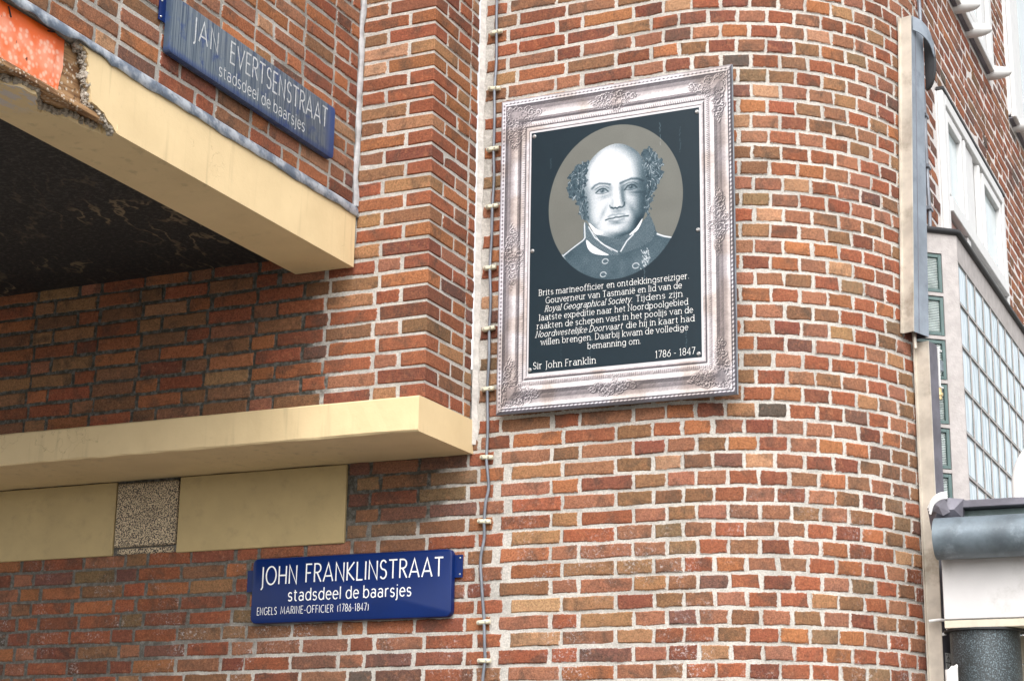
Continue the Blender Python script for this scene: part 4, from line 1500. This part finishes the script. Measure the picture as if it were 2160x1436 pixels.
def channel(name, th0, z0, th1, z1, r, dep, wid, lab, closed_bottom=False):
    root = thing(name, tuple(frame_at(th0, r, z0)[0]), lab, 'metal channel')
    pb, tb, nb = frame_at(th0, r, z0); pt, t2, n2 = frame_at(th1, r, z1)
    def sect(p, t, n, pts): return [p + t * a + n * b for a, b in pts]
    th = .003
    n_ = 24
    for nm, pts, mat in (('side_face', [(0, .0), (0, dep), (th, dep), (th, 0)], M_ALU), ('front_face', [(th + .0004, dep), (th + .0004, dep - th), (wid, dep - th), (wid, dep)], M_ZINC if closed_bottom else M_DARKZ),
                         ('rear_face', [(wid - th, 0), (wid - th, dep - th - .0004), (wid, dep - th - .0004), (wid, 0)], M_DARKZ), ('edge_bead', [(-.0015, dep - .004), (-.0015, dep + .002), (.004, dep + .002), (.004, dep + .0006), (-.0004, dep + .0006), (-.0004, dep - .004)], M_ALU),
                         ('flange', [(-.010, .0015), (-.010, .006), (-.0004, .006), (-.0004, .0015)], M_ALU)):
        v = []; f = []
        for i in range(n_ + 1):
            s = i / n_
            p = pb.lerp(pt, s); t = tb.lerp(t2, s).normalized(); n = nb.lerp(n2, s).normalized()
            j = random.uniform(-.0006, .0006)
            v += [q + t * j for q in sect(p, t, n, pts)]
        m = len(pts)
        for i in range(n_):
            for k in range(m): f.append((i * m + k, i * m + (k + 1) % m, (i + 1) * m + (k + 1) % m, (i + 1) * m + k))
        f.append(tuple(range(m))); f.append(tuple(n_ * m + k for k in range(m)))
        mb = MB(); mb.add(v, f); mb.build(nm, mat, root)
    return root, pb, tb, nb, pt, t2, n2


up_ch, pb, tb, nb, pt, t2, n2 = channel('metal_channel', 69.8, 3.425, 75.5, 4.755, R + .004, .052, .108, 'upper wide metal channel cover at the end of the curved brick wall', True)
# seam line on the front face
mb = MB(); mb.tube([pb + tb * .040 + nb * .0525, pt + t2 * .040 + n2 * .0525], .0012, 6); mb.build('seam', M_DARKZ, up_ch)
# curved strap bulging over the top of the cover, dark opening beneath it
v = []; f = []
for i in range(19):
    u = i / 18
    p = pt + t2 * (.004 + .116 * u) + n2 * (.056 + .034 * math.sin(math.pi * min(1, u * 1.15) * .62))
    z = -.004 - .085 * u ** 1.5
    for dz in (0, -.060):
        for dn in (0, .003): v.append(p + Vector((0, 0, z + dz)) + n2 * dn)
for i in range(18):
    a = i * 4; b = a + 4; ids = [0, 1, 3, 2]
    for k in range(4): f.append((a + ids[k], a + ids[(k + 1) % 4], b + ids[(k + 1) % 4], b + ids[k]))
mb = MB(); mb.add(v, f); mb.build('curved_strap', M_ZINC, up_ch)
v = [pt + t2 * .121 + n2 * .045 + Vector((0, 0, -.09))]
for i in range(15):
    a = math.pi * i / 14
    v.append(pt + t2 * .121 + n2 * (.045 + .042 * math.sin(a)) + Vector((0, 0, -.16 + .115 * math.cos(a))))
mb = MB(); n_v = len(v); v2 = v + [p + t2 * .02 for p in v]
mb.add(v2, [(0, i, i + 1) for i in range(1, n_v - 1)] + [(n_v, n_v + i + 1, n_v + i) for i in range(1, n_v - 1)] + [(i, n_v + i, n_v + i + 1, i + 1) for i in range(1, n_v - 1)])
mb.build('strap_opening', M_BLACK, up_ch)
# pipe inside showing below the cover
mb = MB(); q0 = pb + tb * .05 + nb * .02
mb.tube([q0 + Vector((0, 0, .05)), q0 + Vector((.004, .006, -.05))], .008, 10); mb.build('inner_pipe', M_ALU, up_ch, True)

lo_ch, pb2, tb2, nb2, *_ = channel('metal_channel', 75.6, -0.2, 75.6, 3.405, R + .006, .060, .075, 'lower narrow metal channel running down beside the curved brick wall', False)
pm_ = Vector(pb2)


def lowpt(a, b, z):
    p, t, n = frame_at(75.6, R + .006, z); return p + t * a + n * b


# white hook on the lower channel
mb = MB(); pts = [lowpt(-.035, .030, 2.345), lowpt(-.012, .066, 2.35), lowpt(.008, .076, 2.345), lowpt(.016, .079, 2.325), lowpt(.008, .076, 2.303), lowpt(-.006, .068, 2.298)]
mb.tube(crspline([tuple(p) for p in pts], 4), .0055, 8)
tag(mb.build('cable_hook', M_PVC, None, True), 'small white plastic hook sticking out of the lower channel edge', 'hook')
# sticker on the dark face: outlined sign with circle and cross
st0 = thing('sticker', tuple(lowpt(.04, .063, 2.20)), 'small white sticker with black circle and cross on the lower channel', 'sticker')


def PS(u, v, d): p = lowpt(u, .0605 + d, v); return tuple(p)


mb = MB(); mb.add([PS(.020, 2.165, .0008), PS(.070, 2.165, .0008), PS(.070, 2.235, .0008), PS(.020, 2.235, .0008)], [(0, 1, 2, 3)]); mb.build('sticker_face', M_PVC, st0)
v = []; f = []
for pts, cl_ in (([(.045 + .014 * math.cos(t), 2.20 + .020 * math.sin(t)) for t in np.linspace(0, 2 * math.pi, 19)[:-1]], True), ([(.045, 2.168), (.045, 2.232)], False), ([(.022, 2.20), (.068, 2.20)], False), ([(.024, 2.228), (.036, 2.228)], False)):
    rb = ribbon(pts, .0032, cl_); n0 = len(v)
    for a, b in rb: v += [PS(a.x, a.y, .0012 + len(v) * 1e-6), PS(b.x, b.y, .0012 + len(v) * 1e-6)]
    m = len(rb)
    for i in range(m if cl_ else m - 1):
        j = (i + 1) % m; f.append((n0 + 2 * i, n0 + 2 * i + 1, n0 + 2 * j + 1, n0 + 2 * j))
meshobj('sticker_mark', v, f, M_BLACK, st0)

# small electrical box on the lower channel's rear edge
jb = thing('junction_box', tuple(lowpt(.075, .05, 3.2)), 'small opened white junction box hanging beside the lower channel', 'junction box')
M0 = Matrix.Translation(lowpt(.082, .052, 3.325)) @ Matrix.Rotation(math.radians(75.6), 4, 'Z')
mb = MB(); mb.box(0, .004, -.012, .02, -.085, .075, .001, M0); mb.box(0, .035, .016, .02, -.085, .075, .001, M0); mb.box(.002, .03, -.010, .016, .06, .066, .0, M0); mb.box(.002, .03, -.010, .016, -.085, -.079, .0, M0); mb.build('box_shell', M_FRAME, jb)
mb = MB(); mb.box(.004, .026, -.016, .014, -.02, .022, .002, M0); mb.build('terminal', M_TUBE, jb)
mb = MB(); mb.tube([M0 @ Vector((.010, 0, -.085)), M0 @ Vector((.012, 0, -.130))], .010, 10); mb.tube([M0 @ Vector((.011, 0, -.105)), M0 @ Vector((.011, 0, -.115))], .015, 10); mb.build('gland', simple('brass', (.55, .42, .22), .35, .6, bump=0), jb, True)

# ============================================================ STREET FACADE (right)
fac = thing('brick_facade', (XC, 8.5, 2.5), 'foreshortened dark red brick street facade with white windows at far right', 'facade')
WY0, WY1, WZ0, WZ1 = 7.19, 8.665, 3.0, 4.665
UZ = 5.315
mb = MB(); mb.box(XC - .3, XC - .0020, CY + .002, 16.0, 0, 9.0)
mb.build('mortar', M_MORTAR, fac)
items = []


def f_fac(s): return (XC, s, math.pi / 2)


def cutout(y, z):
    if WY0 - .02 < y < WY1 + .02 and z < WZ1 + .02: return True
    if 7.0 < y < 8.62 and UZ - .03 < z < 7.2: return True
    if 9.17 < y < 10.9 and z > UZ - .03 and z < 7.2: return True
    return False


for k in range(5, 84):
    z = rowz(k)
    even = k % 2 == 1
    for (a, b) in seq(CY + (.02 if even else -.03), 13.5, 6.9 if even else 7.03, 0 if even else 1):
        lay_ = []
        if cutout((a + b) / 2, z): continue
        for (ya, yb) in ((WY0 - .02, WY1 + .02),):
            if z < WZ1 + .02:
                if a < ya < b: b = ya
                if a < yb < b: a = yb
        if z > UZ - .03:
            for (ya, yb) in ((7.0, 8.62), (9.17, 10.9)):
                if a < ya < b: b = ya
                if a < yb < b: a = yb
        if b - a > .03: lay(items, [(a, b)], z, f_fac, W_FAC)
commit(fac, items)


def wbox(name, y0, y1, z0, z1, d0, d1, mat, parent, b=.003):
    mb = MB(); mb.box(XC + d0, XC + d1, y0, y1, z0, z1, b); return mb.build(name, mat, parent)


# lower window: white timber, casements, panel, transom
w1 = wbox('window', WY0, WY1, WZ0, WZ1, -.02, .004, M_FRAME, fac, .002)
tag(w1, 'wide white timber window above the glass block bay')
fr_ = .006
wbox('frame', WY0, WY0 + .055, WZ0, WZ1, .0045, .03, M_FRAME, w1)
wbox('frame', WY1 - .06, WY1, WZ0, WZ1, .0045, .03, M_FRAME, w1)
wbox('frame', WY0 + .056, WY1 - .061, WZ1 - .05, WZ1, .0045, .032, M_FRAME, w1)
wbox('frame', WY0 + .0, WY1, WZ1 + .001, WZ1 + .018, .0, .036, M_BLACK, w1)
wbox('transom', WY0 + .056, WY1 - .061, 4.135, 4.20, .0045, .04, M_FRAME, w1)
for (a, b, z0, z1) in ((7.26, 7.60, 4.215, 4.60), (8.09, 8.56, 4.215, 4.60), (7.70, 7.98, 4.215, 4.60)):
    if a != 7.70:
        wbox('casement', a, a + .035, z0, z1, .0046, .028, M_FRAME, w1); wbox('casement', b - .04, b, z0, z1, .0046, .028, M_FRAME, w1)
        wbox('casement', a + .036, b - .041, z1 - .045, z1, .0046, .028, M_FRAME, w1)
        wbox('pane', a + .036, b - .041, z0 + .02, z1 - .046, .0046, .008, M_PANE, w1, 0)
    else:
        wbox('panel_board', a, b - .08, z0, z1 + .01, .0046, .017, M_FRAME, w1)
        wbox('mullion', a - .06, a - .03, z0, z1, .0046, .030, M_FRAME, w1); wbox('mullion', b + .0, b + .03, z0, z1, .0046, .030, M_FRAME, w1)
wbox('panel_board', 7.27, 7.60, 3.4, 4.130, .0046, .010, M_BROWN, w1)
wbox('mullion', 7.61, 7.68, 3.4, 4.134, .0046, .030, M_FRAME, w1)
for (a, b) in ((7.74, 7.86), (8.0, 8.10), (8.18, 8.52)):
    wbox('pane', a, b, 3.5, 4.06, .0046, .008, M_PANE, w1, 0)
    wbox('casement', a - .03, a - .001, 3.5, 4.105, .0046, .026, M_FRAME, w1); wbox('casement', b + .001, b + .03, 3.5, 4.105, .0046, .026, M_FRAME, w1); wbox('casement', a, b, 4.062, 4.105, .0046, .026, M_FRAME, w1)
# upper windows with sill and pointed sill brackets
for (ya, yb, lab, cones) in ((6.98, 8.60, 'upper white window with three pointed sill brackets', (7.16, 7.74, 8.03, 8.57)), (9.19, 10.85, 'rightmost white window at the picture edge', (9.33, 10.2))):
    w2 = wbox('window', ya, yb, UZ, 7.15, -.02, .012, M_FRAME, fac, .002); tag(w2, lab)
    wbox('sill', ya - .02, yb + .01, UZ - .022, UZ + .022, .0125, .040, M_FRAME, w2)
    wbox('sill', ya - .02, yb + .01, UZ - .030, UZ - .0225, .0005, .020, M_DARKZ, w2, .001)  # dark strip standing in for the shadow along the sill's underside
    wbox('pane', ya + .45, yb - .35, UZ + .12, 6.9, .0125, .015, M_PANE, w2, 0)
    wbox('frame', ya + .02, ya + .10, UZ + .03, 7.1, .0125, .034, M_FRAME, w2); wbox('frame', yb - .10, yb - .02, UZ + .03, 7.1, .0125, .034, M_FRAME, w2)
    wbox('mullion', yb - .33, yb - .25, UZ + .03, 7.1, .0125, .034, M_FRAME, w2)
    wbox('frame', ya + .45, yb - .35, UZ + .04, UZ + .10, .0125, .034, M_FRAME, w2)
    for y in cones:
        mb = MB()
        pts = [(XC + .001 + .118 * t, y, UZ - .012 - .012 * t) for t in np.linspace(0, 1, 10)]
        mb.tube(pts, [max(.004, .037 * math.sqrt(max(0, 1 - (t * .985) ** 2.2))) for t in np.linspace(0, 1, 10)], 14)
        mb.build('sill_bracket', M_FRAME, w2, True)
# thin conduit clipped to the facade
cd = thing('cable', (XC + .015, 6.80, 3.9), 'dark conduit clipped to the street facade right of the metal channel', 'cable')
mb = MB(); mb.tube([(XC + .016 + .001 * math.sin(i), 6.855 + .004 * math.sin(i * 1.7), 3.93 + i * .06) for i in range(30)], .008, 8); mb.build('conduit', M_CABLE, cd, True)
for z in (4.79, 4.42, 4.20, 4.02, 5.0, 5.2):
    mb = MB(); mb.box(XC + .001, XC + .028, 6.838, 6.885, z - .008, z + .008, .002); mb.build('conduit_clip', M_CABLE, cd)

# ============================================================ GLASS BLOCK BAY
XB, YB = -1.25, 6.79
bay = thing('glass_block_bay', (XB, YB, 2.2), 'pale concrete bay of glass blocks under the white window, right of the channel', 'bay')
TOPZ = 3.885
dgx, dgy = -.755, -.656


def PD(s, z, d):
    """diagonal face: s from the corner back towards the wall"""
    nx, ny = .656, -.755
    return (XB + dgx * s + nx * d, YB + dgy * s + ny * d, z)


# concrete body with pockets: strips around the blocks
SR = [(3.762 - .172 * i, 3.607 - .172 * i) for i in range(9)]           # block rows (top, bottom)
CY0, CP, CWD, NCOL = 6.812, .1745, .160, 12


def cbox(y0, y1, z0, z1, d0=-.045, d1=0.0, nm=None):
    bodym.box(XB + d0, XB + d1, y0, y1, z0, z1, .0015)


bodym = MB()
yend = CY0 + CP * NCOL
ws = XC + .001
bodym.box(XB - .045, XB, YB, yend + .1, SR[0][0] + .004, TOPZ, .002)
for i in range(9):
    zt = SR[i][1] - .004; zb_ = SR[i + 1][0] + .004 if i < 8 else SR[i][1] - .05
    bodym.box(XB - .045, XB, YB + .0005, yend + .1, zb_, zt, .001)
for j in range(NCOL + 1):
    a = CY0 + CP * j - (CP - CWD) + .002 if j else YB + .0007
    b = CY0 + CP * j - .002
    for i in range(9):
        bodym.box(XB - .045, XB - .0012, a, b, SR[i][1] - .0045, SR[i][0] + .0045, .001)
bodym.box(XB - .06, XB - .046, YB, yend, 2.0, TOPZ - .01)
bodym.build('concrete_body', M_CONC, bay)
dm = MB()


def dbox(mbx, s0, s1, z0, z1, d0, d1):
    v = [PD(s, z, d) for s in (s0, s1) for z in (z0, z1) for d in (d0, d1)]
    mbx.add(v, [(0, 1, 3, 2), (4, 6, 7, 5), (0, 4, 5, 1), (2, 3, 7, 6), (0, 2, 6, 4), (1, 5, 7, 3)])


DR = [(3.785 - .1745 * i, 3.632 - .1745 * i) for i in range(9)]
dbox(dm, 0, .068, 2.0, TOPZ, -.05, 0)
dbox(dm, .068, .24, DR[0][0] + .004, TOPZ, -.05, -.0005)
for i in range(9): dbox(dm, .068, .24, (DR[i + 1][0] if i < 8 else DR[i][1] - .1) + .004, DR[i][1] - .004, -.05, -.0005)
dbox(dm, .06, .24, 2.0, TOPZ, -.06, -.051)
dm.build('concrete_body', M_CONC, bay)
# side glass blocks (shared meshes)
gm = []
for q in range(5):
    m_ = MB()
    w_, h_ = CWD / 2 - .002, (.155) / 2 - .001
    n = 5
    v = []; f = []
    for i in range(n + 1):
        for j in range(3):
            yy = -w_ + 2 * w_ * i / n; zz = -h_ + 2 * h_ * j / 2
            e = (i in (0, n)) or (j in (0, 2))
            v.append((-.0052 if e else -.0030 + random.uniform(-.0003, .0003), yy, zz))
    for i in range(n):
        for j in range(2): f.append((i * 3 + j, (i + 1) * 3 + j, (i + 1) * 3 + j + 1, i * 3 + j + 1))
    m_.add(v, f)
    o = m_.build('glass_block', M_GBLOCK, None, False); gm.append(o.data); bpy.data.objects.remove(o)
fe = MB(); w_, h_ = CWD / 2 - .0005, .155 / 2 + .0005
for (a, b, c, d) in ((-w_, -w_ + .006, -h_, h_), (w_ - .006, w_, -h_, h_), (-w_ + .0065, w_ - .0065, h_ - .006, h_), (-w_ + .0065, w_ - .0065, -h_, -h_ + .006)):
    fe.box(-.03, -.0042, a, b, c, d)
o = fe.build('block_edge', M_GEDGE, None); em = o.data; bpy.data.objects.remove(o)
pinv = bay.matrix_basis.inverted()
for i in range(9):
    for j in range(NCOL):
        o = bpy.data.objects.new('glass_block', random.choice(gm)); COL.objects.link(o); o.parent = bay; o.matrix_parent_inverse = pinv
        o.location = (XB, CY0 + CP * j + CWD / 2 - .0, (SR[i][0] + SR[i][1]) / 2)
        if j < 8:
            e = bpy.data.objects.new('block_edge', em); COL.objects.link(e); e.parent = o
# ribbed blocks on the diagonal face
for i in range(9):
    zt, zb_ = DR[i]
    mb = MB()
    for (a, b, c, d) in ((.0695, .082, zb_, zt), (.083, .24, zt - .012, zt), (.083, .24, zb_, zb_ + .012)):
        v = [PD(s, z, dd) for s in (a, b) for z in (c, d) for dd in (-.03, -.004)]
        mb.add(v, [(0, 1, 3, 2), (4, 6, 7, 5), (0, 4, 5, 1), (2, 3, 7, 6), (0, 2, 6, 4), (1, 5, 7, 3)])
    o = mb.build('glass_block', M_GEDGE, bay)
    v = [PD(.083, zb_ + .012, -.016), PD(.24, zb_ + .012, -.016), PD(.24, zt - .012, -.016), PD(.083, zt - .012, -.016)]
    meshobj('pane', v, [(0, 1, 2, 3)], M_GEDGE, o)
    v = []; f = []; n = 19; a, b = .0835, .24; pt_ = (zt - zb_ - .026) / n
    for k in range(n):
        z = zb_ + .014 + pt_ * k; q = len(v)
        v += [PD(a, z, -.0155), PD(b, z, -.0155), PD(a, z + pt_ * .3, -.011), PD(b, z + pt_ * .3, -.011), PD(a, z + pt_ * .62, -.0155), PD(b, z + pt_ * .62, -.0155)]
        f += [(q, q + 1, q + 3, q + 2), (q + 2, q + 3, q + 5, q + 4)]
    meshobj('ribs', v, f, M_GRIB, o)
# rolled gutter edge on top
mb = MB(); path = [PD(.24, TOPZ - .002, .004), PD(.004, TOPZ - .002, .005), (XB + .006, YB + .004, TOPZ - .002)] + [(XB + .006, YB + .004 + i * .3, TOPZ - .002) for i in range(1, 9)]
mb.tube(path, .0125, 10); mb.build('gutter_roll', M_BLACK, bay, True)
mb = MB(); mb.box(XC + .005, XB - .005, YB, yend + .1, TOPZ - .02, TOPZ); mb.build('roof_sheet', M_DARKZ, bay)

# ============================================================ LOWER SHOPFRONT ASSEMBLY (right)
YS = 6.45
shop = thing('shop_canopy', (-1.0, YS, 2.2), 'green steel canopy edge with white fascia at lower right', 'canopy')
X0, X1 = -1.296, 1.2
mb = MB(); mb.box(-1.25, X1, YS - .02, 6.78, 2.727, 2.755, .003); mb.build('top_flange', M_DARKZ, shop)
mb = MB(); mb.box(X0, X1, YS + .03, YS + .06, 2.600, 2.7255, .002); mb.build('steel_web', M_GREEN, shop)
mb = MB(); mb.box(X0 + .004, X1, YS + .01, YS + .028, 2.684, 2.690, .001); mb.build('trim_strip', M_GREEN, shop)
mb = MB(); mb.box(X0 - .005, X1, YS + .012, YS + .30, 2.335, 2.550, .003); mb.build('fascia_panel', M_FASC, shop)
mb = MB(); mb.box(X0 - .005, X1, YS + .016, YS + .30, 2.305, 2.333, .002); mb.build('soffit_board', M_BEIGE, shop)
# horizontal tube
tb_ = thing('zinc_tube', (-1.0, YS, 2.61), 'thick weathered blue grey zinc tube lying horizontally under the green canopy edge', 'tube')
mb = MB()
mb.tube([(X1, YS - .055, 2.614), (X0 - .006, YS - .055, 2.614)], .0745, 40); mb.build('tube_body', M_TUBE, tb_, True)
# column below
colm = thing('steel_column', (-1.175, YS + .10, 0), 'dark speckled round steel column under the white fascia at lower right', 'column')


def speck():
    m = NT('galvanised_dark')
    n = m.noise(210, 3, 0.7)
    z = m.xyz()[2]
    c = m.mix(m.ss(n, .50, .62), (.040, .046, .050), (.15, .20, .225))
    c = m.mix(m.ss(m.noise(5, 3), .45, .7, 0, .8), c, (.03, .033, .033))
    return m.fin(c, .4, .3)


mb = MB(); mb.tube([(-1.182, YS + .13, 0), (-1.182, YS + .13, 2.297)], .123, 40); mb.build('column_shaft', speck(), colm, True)
mb = MB(); mb.tube([(-1.18, YS + .13, 2.2972), (-1.18, YS + .13, 2.3040)], .145, 40); mb.build('column_cap', M_BLACK, colm, False)
brd = thing('board_wall', (-.8, YS + .32, 0), 'beige horizontal boarding behind the dark column at the bottom right edge', 'boarding')
for i in range(16):
    mb = MB(); mb.box(-1.30, X1, YS + .305, YS + .325, 2.302 - .105 * (i + 1) + .003, 2.302 - .105 * i, .002); mb.build('board', M_BEIGE, brd)
pv = thing('drain_pipe', (-1.262, YS - .02, 0), 'white plastic pipe stub with broken top in front of the dark column', 'pipe')
mb = MB(); mb.tube([(-1.275, YS - .03, 0), (-1.275, YS - .03, 2.128)], .0195, 18); mb.build('pipe_body', M_PVC, pv, True)
v = []; f = []
n = 18
tops = [2.155 + .018 * max(0, math.sin(2 * math.pi * i / n + .6)) + random.uniform(-.003, .003) for i in range(n)]
for rr, inn in ((.0225, 0), (.019, 1)):
    for i in range(n):
        a = 2 * math.pi * i / n
        v += [(-1.275 + rr * math.cos(a), YS - .03 + rr * math.sin(a), 2.108), (-1.275 + rr * math.cos(a), YS - .03 + rr * math.sin(a), tops[i])]
for s in (0, 1):
    for i in range(n):
        a, b = s * 2 * n + 2 * i, s * 2 * n + 2 * ((i + 1) % n); f.append((a, b, b + 1, a + 1))
for i in range(n): f.append((2 * i + 1, 2 * ((i + 1) % n) + 1, 2 * n + 2 * ((i + 1) % n) + 1, 2 * n + 2 * i + 1))
mb = MB(); mb.add(v, f); mb.build('pipe_socket', M_PVC, pv, True)
# white curved pipe at the right edge
mb = MB()
pts = [(-1.012, 6.50, 2.74)] + [(-1.012 + .13 * (1 - math.cos(t)), 6.50, 2.80 + .16 * math.sin(t)) for t in np.linspace(0, math.pi / 2, 14)] + [(-.5, 6.5, 2.96)]
mb.tube(pts, .034, 18)
tag(mb.build('curved_pipe', M_PVC, None, True), 'white curved pipe bend rising from the canopy at the right edge', 'pipe')
# wrapped rubber bundle at the canopy corner
bd = thing('wrapped_bundle', (-1.27, 6.42, 2.70), 'crumpled dark rubber wrap with white cable ends at the canopy corner', 'wrap')
P3 = [(-1.335, 6.425, 2.732), (-1.262, 6.40, 2.763), (-1.205, 6.43, 2.759), (-1.212, 6.43, 2.692), (-1.258, 6.415, 2.683), (-1.325, 6.43, 2.652)]
v = [(x, y, z) for x, y, z in P3] + [(-1.29, 6.385, 2.717), (-1.235, 6.395, 2.717)] + [(x, 6.47, z) for x, y, z in P3]
f = [(0, 1, 6), (1, 7, 6), (1, 2, 7), (2, 3, 7), (3, 4, 7), (4, 6, 7), (4, 5, 6), (5, 0, 6)] + [(i, i + 8, (i + 1) % 6 + 8, (i + 1) % 6) for i in range(6)]
mb = MB(); mb.add(v, f); mb.build('rubber_wrap', M_DARKZ, bd)
mb = MB(); mb.add([(-1.315, 6.388, 2.749), (-1.262, 6.382, 2.755), (-1.247, 6.388, 2.707), (-1.272, 6.384, 2.695), (-1.312, 6.39, 2.717), (-1.285, 6.376, 2.727)], [(0, 1, 5), (1, 2, 5), (2, 3, 5), (3, 4, 5), (4, 0, 5)]); mb.build('rubber_flap', M_DARKZ, bd)
for q in range(3):
    mb = MB(); pts = [(-1.325 + .003 * q, 6.40 - .004 * q, 2.729 - .012 * q), (-1.305, 6.385, 2.757 - .010 * q), (-1.28, 6.385, 2.774 - .009 * q), (-1.255, 6.39, 2.777 - .009 * q)]
    mb.tube(crspline(pts, 4), .0048, 8); mb.build('cable_end', M_PVC, bd, True)
